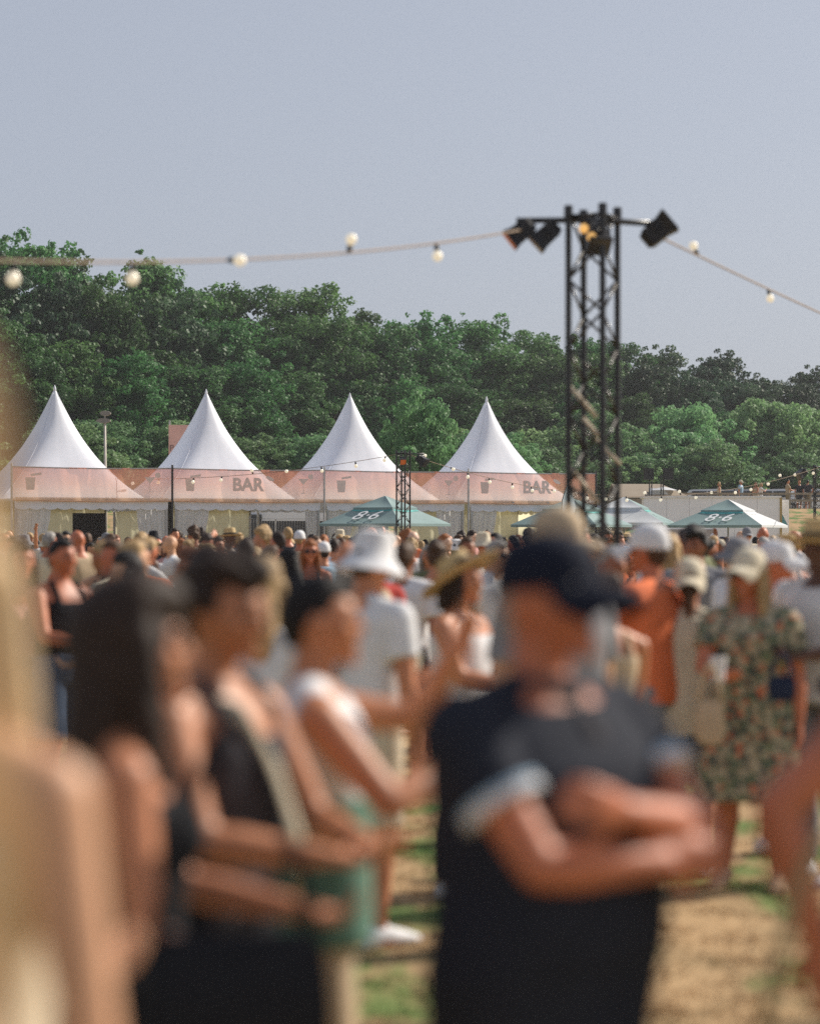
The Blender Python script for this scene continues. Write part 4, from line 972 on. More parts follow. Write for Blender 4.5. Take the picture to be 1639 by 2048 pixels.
def hair_mb(kind, seed=0):
    """hair in head coordinates (centre of the head)"""
    mb = MB(); th = {'short': .013, 'crop': .007, 'curly': .034, 'long': .018, 'bob': .020, 'bun': .014, 'pony': .014, 'back': .016}[kind]
    vs, fs = [], []; nu, nv = 26, 18
    for i in range(nv + 1):
        t = math.pi * i / nv
        for j in range(nu):
            a = 2 * math.pi * j / nu; dx, dy, dz = math.sin(t) * math.cos(a), math.sin(t) * math.sin(a), math.cos(t)
            fr = -dy / max(1e-4, math.hypot(dx, dy)) * min(1, math.hypot(dx, dy) * 3)
            lim = .58 if fr > .5 else (.58 * (fr + .2) / .7 - .05 * (.5 - fr) / .7 if fr > -.2 else (-.05 - .55 * min(1, (-.2 - fr) / .5)))
            if kind in ('long', 'bob') : lim = lim - .12 if fr < .4 else lim
            k = max(0.0, min(1.0, (dz - lim) / .12 + .4)); r = 1 + (th * (1.0 if dz < .5 else 1.15)) / .09 * k - .16 * (1 - k)
            lo = max(0.0, -dz); vs.append((.075 * dx * (1 - .2 * lo) * r, .095 * dy * (1 - (.25 if dy > 0 else .1) * lo) * r - .0, .113 * dz * r))
    for i in range(nv):
        for j in range(nu):
            k = (j + 1) % nu; fs.append((i * nu + j, (i + 1) * nu + j, (i + 1) * nu + k, i * nu + k))
    mb.add(vs, fs)
    if kind in ('long', 'bob'):
        zl = -.36 if kind == 'long' else -.16
        mb.rings([ellring(z, rx, ry, 0, cy, 16) for z, rx, ry, cy in ((.06, .082, .055, .045), (-.05, .094, .062, .045), (zl * .5, .108, .058, .060), (zl * .8, .112, .048, .068), (zl, .085, .03, .072))])
        for sx in (-1, 1): mb.capsule([(sx * .078, -.02, .02), (sx * .092, -.025, zl * .45), (sx * .085, -.035 if kind == 'long' else -.02, zl * .85)], [.022, .028, .018], 8)
    if kind == 'bun': mb.ell((0, .085, .085), (.045, .042, .042))
    if kind == 'pony': mb.capsule([(0, .095, .04), (0, .135, .0), (0, .135, -.12), (0, .12, -.2)], [.022, .032, .030, .014], 8)
    return mb
def cap_mesh(back=False):
    mb = MB(); mb.lathe([(.001, .146), (.030, .144), (.058, .132), (.080, .104), (.090, .066), (.0935, .030), (.0935, .018), (.086, .018), (.082, .06), (.06, .115), (.001, .134)], 26, .96, 1.17)
    v = []; n = 15
    for row, (r0, dz) in enumerate(((.092, .022), (.125, .022), (.165, .006), (.186, -.010))):
        v.append([(r0 * .88 * (1 - .08 * row) * math.sin(a) * (.95 if row < 2 else .78 if row == 2 else .60), -r0 * 1.12 * math.cos(a * (.95 if row < 3 else .8)), .024 + (dz - .022) - .016 * (abs(a) / 1.2) ** 2 * row) for a in [(-1.2 + 2.4 * j / (n - 1)) for j in range(n)]])
    top_, bot_ = v, [[(x, y, z - .005) for x, y, z in r_] for r_ in v]
    visor = MB(); visor.rings([a + b[::-1] for a, b in zip(top_, bot_)])
    b = MB(); b.ell((0, 0, .146), (.009, .009, .006), None, 8, 5)
    return smooth_mesh(mb, 'cap'), smooth_mesh(visor, 'visor', R(45)), smooth_mesh(b, 'button')
CAPS = cap_mesh()
def lathe_me(prof, n=28, sx=1, sy=1.15): 
    m_ = MB(); m_.lathe(prof, n, sx, sy); return smooth_mesh(m_, 'hat', R(50))
HATS = {'bucket': lathe_me([(.001, .150), (.055, .148), (.078, .136), (.088, .09), (.094, .035), (.125, -.002), (.152, -.035), (.149, -.037), (.120, -.006), (.088, .028), (.07, .11), (.001, .138)], 28, 1.0, 1.1),
        'straw': lathe_me([(.001, .148), (.045, .150), (.074, .142), (.084, .10), (.090, .045), (.094, .030), (.14, .026), (.185, .034), (.200, .040), (.200, .036), (.184, .029), (.14, .020), (.088, .022), (.07, .11), (.001, .138)], 32),
        'band': lathe_me([(.0905, .072), (.0935, .070), (.0965, .034), (.0925, .032), (.0905, .072)], 28), 'headband': lathe_me([(.078, .085), (.092, .082), (.1, .05), (.09, .048)], 24)}
def glasses_mesh():
    m_ = MB()
    for sx in (-1, 1):
        m_.ell((sx * .034, -.094, .006), (.029, .008, .021), None, 12, 8); m_.tube([(sx * .06, -.086, .010), (sx * .082, -.03, .010), (sx * .084, .02, .004)], .004, 6)
    m_.tube([(-.01, -.103, .012), (.01, -.103, .012)], .004, 6); return smooth_mesh(m_, 'glasses')
GLASSES = glasses_mesh(); em = MB(); em.ell((0, 0, 0), (.0125, .008, .0075), None, 10, 6); EYE_ME = smooth_mesh(em, 'eye')
bm_ = MB(); bm_.capsule([(-.02, 0, 0), (0, -.004, .005), (.02, 0, 0)], [.004, .005, .004], 6); BROW_ME = smooth_mesh(bm_, 'brow')
shm = MB(); shm.rings([[(w_ * math.cos(2 * math.pi * k / 12), .075 - t * .30, max(.002, h0 + h_ * math.sin(2 * math.pi * k / 12))) for k in range(12)] for t, w_, h_, h0 in ((0, .028, .035, .04), (.12, .040, .05, .052), (.35, .042, .055, .055), (.5, .045, .042, .042), (.8, .050, .030, .030), (1, .032, .018, .02))])
SHOE_ME = smooth_mesh(shm, 'shoe', R(50))
HAIRQ = {(k, q): queue(hair_mb(k), .011 if q else .015, 1, ((.012 if k == 'curly' else .006), 55 if k == 'curly' else 42, (1, 1, .35 if k != 'curly' else 1), 5 + len(k))) for k in ('short', 'crop', 'curly', 'long', 'bob', 'bun', 'pony') for q in (True,)}

def assemble(p, forms, loc, label, group=None, near=True):
    """makes the person object and its clothing children from evaluated forms"""
    o = obj('person', RES[forms['body']], SKINM[p.get('skin', 'tan')], None, loc, (0, 0, p.get('rz', 0.0)), p.get('H', 1.75) / 1.75)
    tag(o, label, 'person', group); c, e = forms['head']
    tn = {'dress': 'dress', 'tank': 'tank_top', 'crop': 'crop_top', 'tee': 'shirt', 'shirt': 'shirt', 'long': 'shirt', 'vest': 'vest'}.get(p.get('top', 'tee'))
    if 'top' in forms: obj(tn, RES[forms['top']], CLOTHM[p.get('topc', 'white')], o)
    if 'bottom' in forms: obj({'shorts': 'shorts', 'mini': 'shorts', 'trousers': 'trousers', 'skirt': 'skirt'}[p.get('bottom', 'shorts')], RES[forms['bottom']], CLOTHM[p.get('botc', 'denim')], o)
    hk = p.get('hair', 'short')
    if hk != 'bald': obj('hair', RES[HAIRQ[(hk, True)]], HAIRM[p.get('hairc', 'dark brown')], o, c, e, p.get('hairs', 1.0))
    hat = p.get('hat')
    M4 = Matrix.Translation(c) @ e.to_matrix().to_4x4() @ Euler((p.get('htilt', -.08), 0, p.get('hyaw', 0.0))).to_matrix().to_4x4() @ Matrix.Diagonal((1, 1, p.get('hats', 1.0), 1))
    def hatobj(nm, me, m_, par=o, M_=M4):
        h = obj(nm, me, m_, par); h.matrix_local = M_; return h
    if hat == 'cap':
        h = hatobj('cap', CAPS[0], CLOTHM[p['hatc']]); hatobj('visor', CAPS[1], CLOTHM[p.get('visc', p['hatc'])], h, Matrix.Identity(4)); hatobj('button', CAPS[2], CLOTHM[p['hatc']], h, Matrix.Identity(4))
    elif hat == 'bucket': hatobj('bucket_hat', HATS['bucket'], CLOTHM[p['hatc']])
    elif hat == 'straw':
        h = hatobj('straw_hat', HATS['straw'], STRAW); hatobj('hat_band', HATS['band'], BAND, h, Matrix.Identity(4))
    elif hat == 'headband': hatobj('headband', HATS['headband'], CLOTHM[p['hatc']])
    if p.get('glasses'): obj('sunglasses', GLASSES, SHADES, o, c, e)
    if near:
        rot = e.to_matrix()
        for sx in (-1, 1):
            if not p.get('glasses'): obj('eye', EYE_ME, EYE, o, c + rot @ Vector((sx * .031, -.0835, .006)), e)
            obj('eyebrow', BROW_ME, HAIRM[p.get('hairc', 'dark brown')], o, c + rot @ Vector((sx * .031, -.0875, .030)), e)
    if near or p.get('shoes'):
        for sx in (-1, 1):
            st = p.get('stance', 0); sp = p.get('step', 0); obj('shoe', SHOE_ME, CLOTHM[p.get('shoec', 'white')], o, (sx * (.096 + st), .022 - sx * sp, 0), (0, 0, sx * .08))
    return o

D = math.radians
HERO = [  # px, px per metre, head-top row, spec, label
 (-395, 3700, 520, dict(fem=True, rz=D(-75), hair='long', hairc='dark blond', skin='light', top='tank', topc='beige', bottom='shorts', botc='white', H=1.84), 'very close dark blond head at the frame edge, blurred above the first tent'),
 (-125, 1680, 1140, dict(H=1.75, fem=True, rz=D(152), hair='long', hairc='pale blond', skin='light', top='tank', topc='cream', bottom='trousers', botc='white', armR='hang', armL='hold'), 'pale blond person in cream tank top at the frame edge beside the dark-haired group'),
 (255, 1150, 1172, dict(fem=True, rz=D(98), hair='long', hairc='dark brown', hairs=(1.14, 1.2, 1.1), skin='tan', top='tank', topc='black', bottom='shorts', botc='black', armR=((.12, -.20, 1.0), (.8, .5, -.6)), armL='hold'), 'person with long dark hair in profile, holding a bottle'),
 (432, 950, 1118, dict(rz=D(62), hair='curly', hairc='dark brown', skin='bronze', top='tank', topc='charcoal', bottom='shorts', botc='black', armR='hold', armL='hold', pitch=.1), 'person with dark curly hair and charcoal tank top beside the long-haired person'),
 (632, 862, 1152, dict(rz=D(95), hair='short', hairc='black', skin='bronze', top='vest', topc='white', bottom='trousers', botc='beige', armR=((.14, -.34, 1.30), (.8, .2, -.8)), armL=((.06, -.36, 1.56), (.8, .1, -1)), hem=1.10, yaw=.0), 'person in white and green top with beige trousers, facing the man in navy cap'),
 (1084, 1120, 1050, dict(rz=D(46), hair='crop', hairc='grey', skin='red', top='shirt', topc='ink navy', bottom='trousers', botc='ink navy', armR='cross', armL='crossup', girth=1.22, belly=.05, armg=.90, hat='cap', hatc='dark navy', hats=.86, hem=.80, yaw=.15, fold=.006, loose=.024), 'heavy man in navy cap and dark polo shirt with folded arms'),
 (730, 480, 1062, dict(rz=D(140), hair='short', hairc='brown', skin='tan', top='tee', topc='white', bottom='shorts', botc='cream', armR='hang', armL='hold', hat='bucket', hatc='white', pitch=.25), 'person in white bucket hat and white shirt behind the green-waisted one'),
 (920, 425, 1108, dict(fem=True, rz=D(62), hair='bob', hairc='dark brown', skin='tan', top='tank', topc='white', bottom='trousers', botc='black', armR='hold', armL='hold', hat='straw', htilt=-.62, pitch=.05, girth=1.28), 'person in tilted straw hat, white tank top and black trousers'),
 (1300, 400, 1050, dict(rz=D(-125), hair='crop', hairc='brown', skin='red', top='tee', topc='orange', bottom='shorts', botc='grey', armR='hang', armL='phone', hat='cap', hatc='white', girth=1.2), 'person in white cap and bright orange shirt seen from behind'),
 (1378, 400, 1118, dict(fem=True, rz=D(172), hair='pony', hairc='brown', skin='tan', top='tee', topc='cream', bottom='shorts', botc='black', armR='hang', armL='hold', hat='cap', hatc='cream', hyaw=D(180), hem=.80, loose=.03), 'person in pale cap and cream shirt with back to the camera'),
 (1500, 412, 1098, dict(fem=True, rz=D(-14), hair='long', hairc='blond', skin='red', top='dress', topc='floral', bottom='none', armR='hold', armL='hang', hat='cap', hatc='cream', glasses=True, girth=1.24, hem=.46, loose=.02, pitch=.03, htilt=-.2, yaw=-.35, stance=.05, step=.07, shoec='beige'), 'person in knee-length floral dress, white cap and sunglasses'),
 (1548, 372, 1082, dict(rz=D(70), hair='crop', hairc='brown', skin='red', top='shirt', topc='orange floral', bottom='shorts', botc='navy', hat='cap', hatc='white', armR='hang', armL='hold'), 'person in orange floral shirt and white cap behind the floral dress'),
 (1640, 405, 1042, dict(rz=D(-40), hair='short', hairc='black', skin='deep', top='tee', topc='white', bottom='trousers', botc='grey', hat='straw', armL='hold'), 'person in straw hat and white shirt at the frame edge by the bicycles'),
 (1812, 1050, 1040, dict(rz=D(70), hair='short', hairc='brown', skin='red', top='none', bottom='shorts', botc='navy', armR=((.30, .12, .98), (.6, 1, 0)), armL='hang', girth=1.1), 'bare-chested person in navy shorts cut off by the frame edge'),
 (1112, 560, 1028, dict(rz=D(40), hair='short', hairc='grey', skin='light', top='tee', topc='grey', bottom='shorts', botc='denim', hat='cap', hatc='beige', H=1.78), 'person in beige cap hidden behind the man in navy cap'),
 (1212, 470, 1150, dict(fem=True, rz=D(-160), hair='bun', hairc='brown', skin='tan', top='tank', topc='beige', bottom='shorts', botc='denim', armR='hold'), 'person in beige tank top between the navy cap and the orange shirt'),
 (520, 560, 1120, dict(fem=True, rz=D(150), hair='long', hairc='blond', skin='light', top='tee', topc='white', bottom='shorts', botc='denim', armL='hold'), 'blond person in white shirt seen between the two dark-haired heads'),
 (388, 400, 1098, dict(fem=True, rz=D(-70), hair='long', hairc='auburn', skin='tan', top='tee', topc='beige', bottom='shorts', botc='denim', armR='hold'), 'person with long auburn hair turned towards the lamp post side'),
 (808, 300, 1085, dict(rz=D(160), hair='short', hairc='brown', skin='brown', top='tee', topc='white', bottom='shorts', botc='charcoal', armL='hang'), 'person in plain white shirt partly behind the white bucket hat'),
 (45, 330, 1086, dict(fem=True, rz=D(25), hair='long', hairc='dark brown', skin='red', top='tank', topc='pink', bottom='shorts', botc='denim', armL='hold'), 'person with long dark hair and pink tank top in front of the first tent corner'),
 (122, 335, 1078, dict(rz=D(50), hair='short', hairc='black', skin='red', top='tank', topc='black', bottom='shorts', botc='denim', armR='hold'), 'person with short black hair and black tank top near the first tent curtain'),
 (620, 205, 1082, dict(fem=True, rz=D(5), hair='long', hairc='ginger', skin='red', top='tank', topc='charcoal', bottom='shorts', botc='black', glasses=True), 'ginger-haired person wearing sunglasses, facing the camera below the third tent'),
 (540, 220, 1092, dict(fem=True, rz=D(130), hair='pony', hairc='brown', skin='tan', top='tee', topc='black', bottom='shorts', botc='denim', armR='phone'), 'brown ponytailed person in black shirt beside the ginger-haired person'),
 (510, 215, 1096, dict(fem=True, rz=D(170), hair='long', hairc='blond', skin='tan', top='tank', topc='white', bottom='shorts', botc='denim'), 'blond long-haired person in white tank below the gap in the tents'),
 (857, 195, 1094, dict(fem=True, rz=D(-5), hair='bob', hairc='grey', skin='tan', top='tee', topc='grey', bottom='trousers', botc='denim', armR='hold'), 'grey-haired person facing the camera beside the straw hat'),
 (432, 175, 1072, dict(rz=D(60), hair='short', hairc='dark brown', skin='tan', top='tank', topc='green', bottom='shorts', botc='denim', armR='head', armL='hang'), 'person with a hand on the head below the second tent curtain'),
 (1392, 275, 1062, dict(rz=D(-10), hair='curly', hairc='black', skin='brown', top='tee', topc='grey', bottom='shorts', botc='black', yaw=-.4), 'person with thick black hair between orange shirt and floral dress'),
 (1338, 235, 1070, dict(fem=True, rz=D(160), hair='long', hairc='blond', skin='tan', top='tee', topc='cream', bottom='shorts', botc='denim'), 'blond person in cream shirt beside the orange shirt shoulder'),
 (1570, 245, 1072, dict(rz=D(25), hair='short', hairc='brown', skin='red', top='tank', topc='white', bottom='shorts', botc='navy', glasses=True, hat='straw', armR='hold'), 'person in flat straw hat and sunglasses behind the orange floral shirt'),
 (1475, 300, 1076, dict(rz=D(-60), hair='crop', hairc='grey', skin='light', top='tee', topc='white', bottom='shorts', botc='grey', hat='cap', hatc='grey'), 'person in grey cap standing just behind the floral dress cap'),
 (95, 105, 1078, dict(rz=D(30), hair='short', hairc='brown', skin='tan', top='tee', topc='white', bottom='shorts', botc='denim', armR='up'), 'person raising a bare arm in front of the first tent'),
 (232, 115, 1070, dict(rz=D(20), hair='short', hairc='auburn', skin='tan', top='tee', topc='white', bottom='shorts', botc='denim'), 'auburn-haired person in white shirt beside the dark inner post'),
 (300, 150, 1088, dict(rz=D(150), hair='short', hairc='dark brown', skin='tan', top='tee', topc='white', bottom='shorts', botc='denim', strap=True), 'person in white shirt with dark strap in the middle of the crowd'),
 (668, 150, 1078, dict(rz=D(-165), hair='crop', hairc='dark brown', skin='tan', top='tee', topc='white', bottom='shorts', botc='denim', armR='point'), 'person in white shirt stretching an arm out below the third tent'),
 (680, 92, 1060, dict(rz=D(-150), hair='short', hairc='brown', skin='tan', top='tee', topc='black', bottom='shorts', botc='denim', hat='bucket', hatc='cream'), 'person in cream bucket hat and black shirt before the third tent curtain'),
 (974, 72, 1044, dict(rz=D(10), hair='short', hairc='dark brown', skin='tan', top='tee', topc='white', bottom='shorts', botc='denim'), 'tall person in white shirt before the fourth tent curtain'),
]
hero_forms = []
for k, (px, s, top_, p, lab) in enumerate(HERO):
    p.setdefault('seed', k * 3 + 1)
    hero_forms.append(build_person(p, .010 if s > 900 else (.012 if s > 300 else .015)))
# crowd templates
TPL = [dict(top='tee', armR='hang', armL='hang'), dict(top='tee', armR='hold', armL='hang'), dict(top='tee', armR='hang', armL='phone', pitch=.25), dict(top='tank', armR='drink', armL='hang', pitch=-.1), dict(top='tee', armR='hip', armL='hip', girth=1.12, belly=.05),
       dict(fem=True, top='tank', armR='hang', armL='hold'), dict(fem=True, top='tee', armR='phone', armL='hang', pitch=.2), dict(fem=True, top='dress', sleeve=False, bottom='none', armR='hold', armL='hang', hem=.55), dict(fem=True, top='crop', armR='up', armL='hang'), dict(fem=True, top='tank', armR='hip', armL='hang', yaw=.5), dict(top='long', bottom='trousers', armR='fwd', armL='hang', yaw=-.5), dict(top='tee', armR='up', armL='up', bottom='shorts')]
for k, p in enumerate(TPL): p['seed'] = 200 + 5 * k
tpl_forms = [build_person(p, .017) for p in TPL]
# band of green on the white top of the person facing the folded-arms man
gb = MB(); gb.rings([ellring(z, x, y, 0, .0) for z, x, y in ((.84, .200, .150), (.92, .202, .152), (1.0, .198, .148), (1.08, .190, .144), (1.16, .182, .142), (1.20, .178, .140))]); GREEN_Q = queue(gb, .012, 2, (.006, 24, (1, 1, .5), 77))
flush()
hero = {}
for (px, s, top_, p, lab), f in zip(HERO, hero_forms):
    if 'H' not in p: p['H'] = max(1.48, min(1.90, zpx(top_, s) - (0.02 if p.get('hat') else 0.0)))
    w = world(px, s); o = assemble(p, f, (w.x, w.y, 0), lab); hero[lab] = (o, p, f)
def who(key): return next(v for k, v in hero.items() if key in k)
o, p, f = who('white and green top'); obj('green_waist', RES[GREEN_Q], CLOTHM['green'], o)
# sleeve cuffs, badge and placket of the polo shirt
o, p, f = who('navy cap and dark polo')
def ring_band(c, d, r, w, m_, name, par):
    b = MB(); d = Vector(d).normalized(); b.tube([Vector(c) - d * w / 2, Vector(c) + d * w / 2], r, 18); obj(name, smooth_mesh(b, name, R(50)), m_, par)
for s_ in (1, -1):
    sh, el, wr = f['arms'][s_]
    ring_band(sh.lerp(el, .555), el - sh, .0780, .014, CLOTHM['white'], 'sleeve_cuff', o); ring_band(sh.lerp(el, .505), el - sh, .0785, .010, CLOTHM['sky blue'], 'cuff_stripe', o)
b = MB(); b.ell((.10, -.156, 1.285), (.035, .006, .026)); obj('chest_badge', smooth_mesh(b), CLOTHM['grey'], o)
b = MB(); b.tube([(0, -.150, 1.20), (0, -.152, 1.30), (0, -.128, 1.40), (0, -.085, 1.455)], [.020, .020, .022, .018], 8, flat=.3, up=(0, 1, 0)); obj('placket', smooth_mesh(b), CLOTHM['charcoal'], o)
cm = MB(); cm.lathe([(.066, 1.452), (.078, 1.45), (.074, 1.492), (.064, 1.494)], 20, 1.0, 1.0); obj('collar', smooth_mesh(cm), CLOTHM['charcoal'], o)
# straps
def strap(o, pts, r, m_): 
    b = MB(); b.tube(pts, r, 8, flat=.3, up=(0, 1, 0)); obj('strap', smooth_mesh(b), m_, o)
o, p, f = who('dark curly hair'); strap(o, [(.18, -.10, .98), (.10, -.150, 1.12), (.0, -.152, 1.28), (-.07, -.10, 1.42), (-.09, .0, 1.472), (-.07, .09, 1.40)], .030, CLOTHM['cream'])
o, p, f = who('white bucket hat and white shirt'); strap(o, [(.17, -.08, .98), (.10, -.148, 1.12), (.0, -.150, 1.28), (-.08, -.10, 1.42), (-.10, .0, 1.478), (-.06, .10, 1.40), (.06, .15, 1.2), (.16, .10, 1.0)], .032, CLOTHM['sky blue'])
o, p, f = who('white shirt with dark strap'); strap(o, [(.17, .08, .98), (.08, .148, 1.15), (-.05, .14, 1.36), (-.10, .03, 1.485)], .026, CLOTHM['black'])

# things held or carried
def cup(loc, label, col='white', h=.12):
    c = empty('drinks_cup', loc); tag(c, label, 'cup', 'drinks held in the crowd')
    b = MB(); b.lathe([(.028, 0), (.040, h), (.037, h), (.026, .006)], 20); obj('cup_wall', smooth_mesh(b, 'cup', R(50)), CLOTHM[col], c)
    b = MB(); b.lathe([(.001, h * .85), (.036, h * .85), (.036, h * .86), (.001, h * .86)], 18); obj('drink', b, mat('lager', (0.5, 0.26, 0.05), 0.15, spec=.5), c); return c
def held(key, side, off=(0, 0, 0)):
    o, p, f = who(key); bpy.context.view_layer.update(); me = o.data
    s_ = side; fem = p.get('fem', False); g = p.get('girth', 1.0); sh = Vector((s_ * (.172 if fem else .192) * (1 + (g - 1) * .5), .006, 1.405)); spec = p.get('armL' if s_ > 0 else 'armR', 'hang'); tgt, _ = ARM[spec] if isinstance(spec, str) else spec
    tgt = Vector((tgt[0] * s_, tgt[1], tgt[2])); d = tgt - sh; return o.matrix_world @ (sh + d.normalized() * min(d.length, .535) + Vector(off))
cup(held('knee-length floral', -1, (-.02, -.09, -.02)), 'white cup in the hand of the floral dress wearer')
cup(held('tilted straw hat', -1, (-.02, -.09, -.02)), 'white cup held by the person in tilted straw hat')
cup(held('white bucket hat and white shirt', 1, (.0, -.10, -.02)), 'pale cup held by the person in white bucket hat', 'cream')
bt = empty('water_bottle', held('long dark hair in profile', -1, (-.01, -.09, -.08))); bt.scale = (.75, .75, .6); tag(bt, 'clear grey water bottle held by the long dark-haired person', 'bottle')
b = MB(); b.lathe([(.034, 0), (.036, .01), (.036, .16), (.030, .19), (.015, .215), (.014, .235)], 18); obj('bottle_body', smooth_mesh(b), mat('frosted_bottle', (.55, .56, .58), .25, .05, spec=.5), bt)
b = MB(); b.lathe([(.017, .232), (.017, .258), (.001, .26)], 14); obj('cap', b, CLOTHM['white'], bt)
def bag(loc, rz, d, m_, label, handle=.3):
    r = empty('shoulder_bag', loc, rz); tag(r, label, 'bag', None)
    w_, t_, h_ = d; q = MB(); q.rings([[(x * k, y * kk, z) for x, y in ((-w_ / 2, -t_ / 2), (w_ / 2, -t_ / 2), (w_ / 2, t_ / 2), (-w_ / 2, t_ / 2))] for z, k, kk in ((0, .92, .9), (.03, 1, 1.05), (h_ * .6, 1.0, 1.0), (h_, .94, .5))]); me = q.mesh('bag'); bmm = bmesh.new(); bmm.from_mesh(me); bmesh.ops.bevel(bmm, geom=bmm.edges[:], offset=.015, segments=2, affect='EDGES'); bmm.to_mesh(me); bmm.free(); obj('bag_body', me, m_, r)
    q = MB(); q.tube([(-w_ * .42 + w_ * .84 * k / 12, 0, h_ + handle * math.sin(math.pi * k / 12)) for k in range(13)], .012, 6); obj('handle', smooth_mesh(q), m_, r); return r
q = world(470, 1240, 0.80); bag((q.x, q.y, 0.84), R(12), (.30, .14, .22), CLOTHM['black'], 'black shoulder bag hanging low in front of the dark-haired group', .34)
q = world(1418, 440, .80); bag((q.x, q.y, 0.76), R(-8), (.13, .06, .20), CLOTHM['beige'], 'small beige pouch hanging beside the floral dress', .16)
q = world(1655, 1150, .80); bag((q.x, q.y, 0.56), R(20), (.30, .14, .30), CLOTHM['khaki'], 'khaki bag at the hip of the bare-chested person', .32)
q = world(1562, 425, .95); bag((q.x, q.y, 0.93), R(-8), (.13, .06, .12), CLOTHM['navy'], 'small navy belt bag on the hip of the floral dress', .1)

# ---- crowd
rc = random.Random(21)
taken = [Vector((v[0].location.x, v[0].location.y, 0)) for v in hero.values()] + [TA, TB, TCc, world(770, 64.5), world(1143, 62), world(1247, 60), world(1455, 60)]
ZONE = [(40, 'first tent corner'), (120, 'first tent curtain'), (190, 'dark inner post'), (280, 'first tent dark panel'), (365, 'second banner pole'), (440, 'second tent curtain'), (520, 'mesh fence'), (600, 'white van roof'), (665, 'third banner pole'), (740, 'third-tent parasol'), (806, 'small truss'), (880, 'parasol edge'), (945, 'fourth banner pole'), (1020, 'fourth tent opening'), (1120, 'feather flag'), (1190, 'tall truss'), (1260, 'second teal parasol'), (1340, 'trailer hatch'), (1440, 'numbered parasol'), (1530, 'white parasol panel'), (1600, 'logo panel')]
def zone(px): return min(ZONE, key=lambda t: abs(t[0] - px))[1]
n_crowd = 0; CROWD = []
TOPN = {'tee': 'shirt', 'tank': 'tank-top', 'dress': 'dress', 'crop': 'crop-top', 'long': 'sweatshirt'}
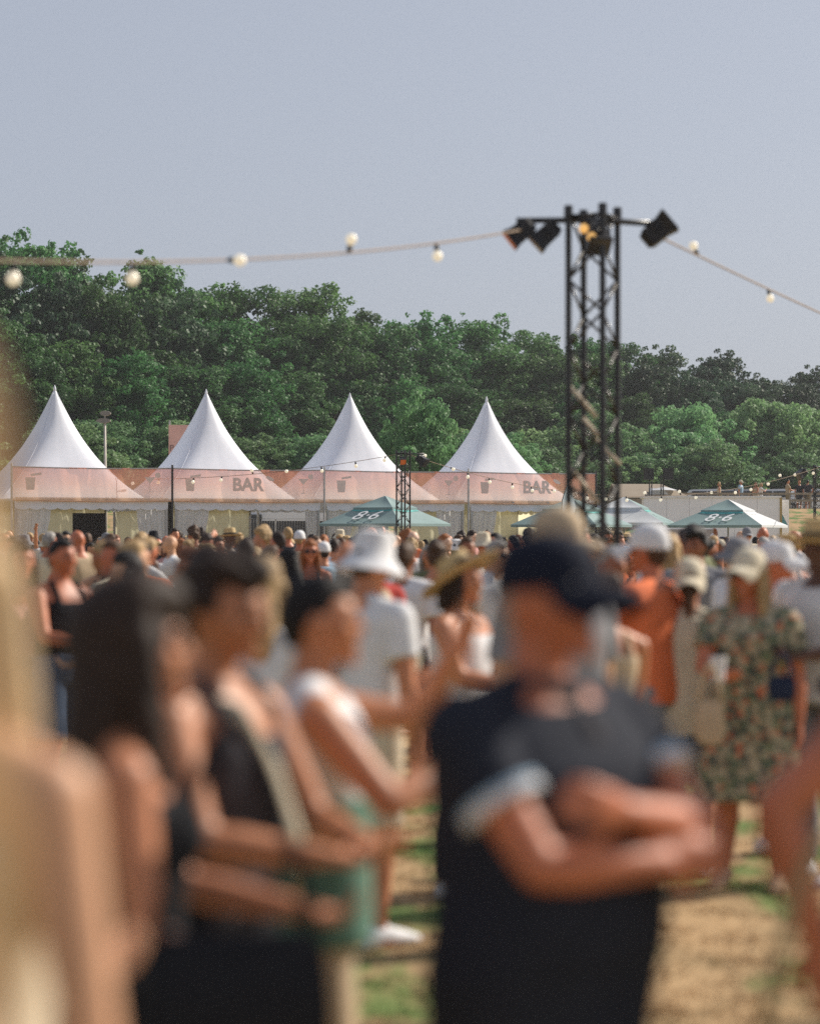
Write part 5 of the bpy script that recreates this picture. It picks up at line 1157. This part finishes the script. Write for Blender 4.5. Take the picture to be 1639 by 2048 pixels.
for (y0, y1, cnt, md) in ((12.8, 19.5, 17, .55), (19.5, 30, 32, .7), (30, 42, 66, .65), (42, 56, 76, .7), (56, 70, 66, .75), (70, 76, 16, .8)):
    made = tries = 0
    while made < cnt and tries < 4000:
        tries += 1; Y = rc.uniform(y0, y1); s = FPX / Y; px = rc.uniform(-40, 1680)
        if Y > 70 and not (px < 1100): px = rc.uniform(-40, 1680)
        if Y < 30 and 850 < px < 1040 and rc.random() < .5: continue
        if Y < 19.5: px = rc.choice([rc.uniform(150, 330), rc.uniform(560, 720), rc.uniform(700, 740), rc.uniform(850, 1010), rc.uniform(1180, 1230)])
        w = world(px, s)
        if any((w - t).length < md for t in taken): continue
        rel = (w - (T0 - UY * 2.9))
        if rel.dot(UY) > -0.5 and w.x < 5.5: continue
        taken.append(w); made += 1; n_crowd += 1
        ti = rc.choices(range(len(TPL)), [6, 6, 4, 3, 4, 6, 4, 3, .4, 4, 2, 0])[0]; p = dict(TPL[ti]); fem = p.get('fem', False)
        p['H'] = rc.gauss(1.645, .05) if fem else rc.gauss(1.75, .06); p['H'] = max(1.52, min(1.87, p['H']))
        p['rz'] = rc.choice([rc.gauss(1.2, .7), rc.gauss(-1.2, .8), rc.uniform(-3.1, 3.1), rc.gauss(3.0, .6)])
        p['skin'] = rc.choices(['tan', 'light', 'red', 'brown', 'deep', 'fair'], [6, 3, 5, 3, 1, 1])[0]
        p['hair'] = rc.choice(['long', 'long', 'bob', 'bun', 'pony']) if fem else rc.choice(['short', 'short', 'short', 'crop', 'curly', 'bald'])
        p['hairc'] = rc.choices(['black', 'dark brown', 'brown', 'auburn', 'blond', 'grey', 'ginger'], [3, 6, 5, 2, 4, 1, 1])[0]
        p['topc'] = rc.choices(['white', 'cream', 'black', 'navy', 'grey', 'orange', 'beige', 'green', 'red', 'pink', 'sky blue', 'olive', 'yellow', 'charcoal'], [10, 4, 6, 2, 3, 1, 3, 2, 1, 2, 2, 2, 1, 3])[0]
        p['botc'] = rc.choice(['denim', 'black', 'khaki', 'charcoal', 'navy', 'beige'])
        if rc.random() < .17: p['hat'] = rc.choice(['cap', 'cap', 'bucket', 'straw']); p['hatc'] = rc.choice(['white', 'cream', 'black', 'navy', 'grey', 'white'])
        if Y < 19.5: p.pop('hat', None); p['H'] = min(p['H'], 1.68)
        p['glasses'] = rc.random() < .25
        hd = 'shaven head' if p['hair'] == 'bald' else f"{p['hairc'].replace(' ', '-')} {'hair' if p['hair'] in ('short', 'long') else {'crop': 'crop', 'curly': 'curls', 'bob': 'bob', 'bun': 'bun', 'pony': 'ponytail'}[p['hair']]}"
        ht = f", {p['hatc'] if p['hat'] != 'straw' else 'straw'} {'cap' if p['hat'] == 'cap' else 'bucket-hat' if p['hat'] == 'bucket' else 'hat'}" if p.get('hat') else ''
        band = 'far crowd' if Y > 56 else ('mid crowd' if Y > 38 else 'front crowd')
        lab = f"person, {hd}{ht}, {p['topc'].replace(' ', '-')} {TOPN[p['top']]}, {band} by {zone(px)}"
        CROWD.append((assemble(p, tpl_forms[ti], (w.x, w.y, 0), lab, 'standing festival crowd', near=False), px))
# people on the embankment
for k, (px, Y, rz, hc, tc, bc, lb) in enumerate(((1480, 143, 60, 'grey', 'sky blue', 'denim', 'person with a blue top and pale cap walking along the embankment railing'), (1510, 143.5, -40, 'auburn', 'beige', 'beige', 'person in beige standing by the embankment railing'), (1520, 144, 100, 'blond', 'white', 'khaki', 'person in white leaning beside the beige one on the embankment'), (1574, 142, 95, 'black', 'beige', 'khaki', 'person in beige before the bicycles at the trailer end'), (1597, 143.4, 10, 'ginger', 'black', 'charcoal', 'person in black standing behind the middle bicycle'), (1614, 143.6, 150, 'black', 'charcoal', 'khaki', 'person in charcoal standing by the bicycle next to the truss'), (1437, 142.5, -90, 'blond', 'cream', 'olive', 'person in cream on the embankment above the trailer roof'))):
    ti = [0, 5, 6, 1, 0, 4, 9][k]; p = dict(TPL[ti]); q = at(px, Y)
    p.update(H=[1.78, 1.66, 1.64, 1.8, 1.8, 1.82, 1.66][k], rz=R(rz), skin='tan', hair='short' if not p.get('fem') else 'bob', hairc=hc, topc=tc, botc=bc)
    if k == 0: p.update(hat='cap', hatc='cream')
    assemble(p, tpl_forms[ti], q, lb, 'people on the embankment', near=False)
tell_apart(CROWD)
print('crowd', n_crowd)
# ------------------------------------------------------------------ summer haze over the field
hz = MB(); hz.box((0, 200, 24), (1700, 520, 52))
hm = bpy.data.materials.new('summer_haze'); hm.use_nodes = True
hn, hl = hm.node_tree.nodes, hm.node_tree.links; hn.remove(hn['Principled BSDF'])
pv = hn.new('ShaderNodeVolumePrincipled'); pv.inputs['Color'].default_value = (0.86, 0.88, 0.92, 1); pv.inputs['Density'].default_value = 0.00028; pv.inputs['Anisotropy'].default_value = 0.35
hl.new(pv.outputs[0], hn['Material Output'].inputs['Volume'])
ho = obj('haze', hz, hm); ho['kind'] = 'stuff'; ho['label'] = 'thin pale summer haze over the whole field'
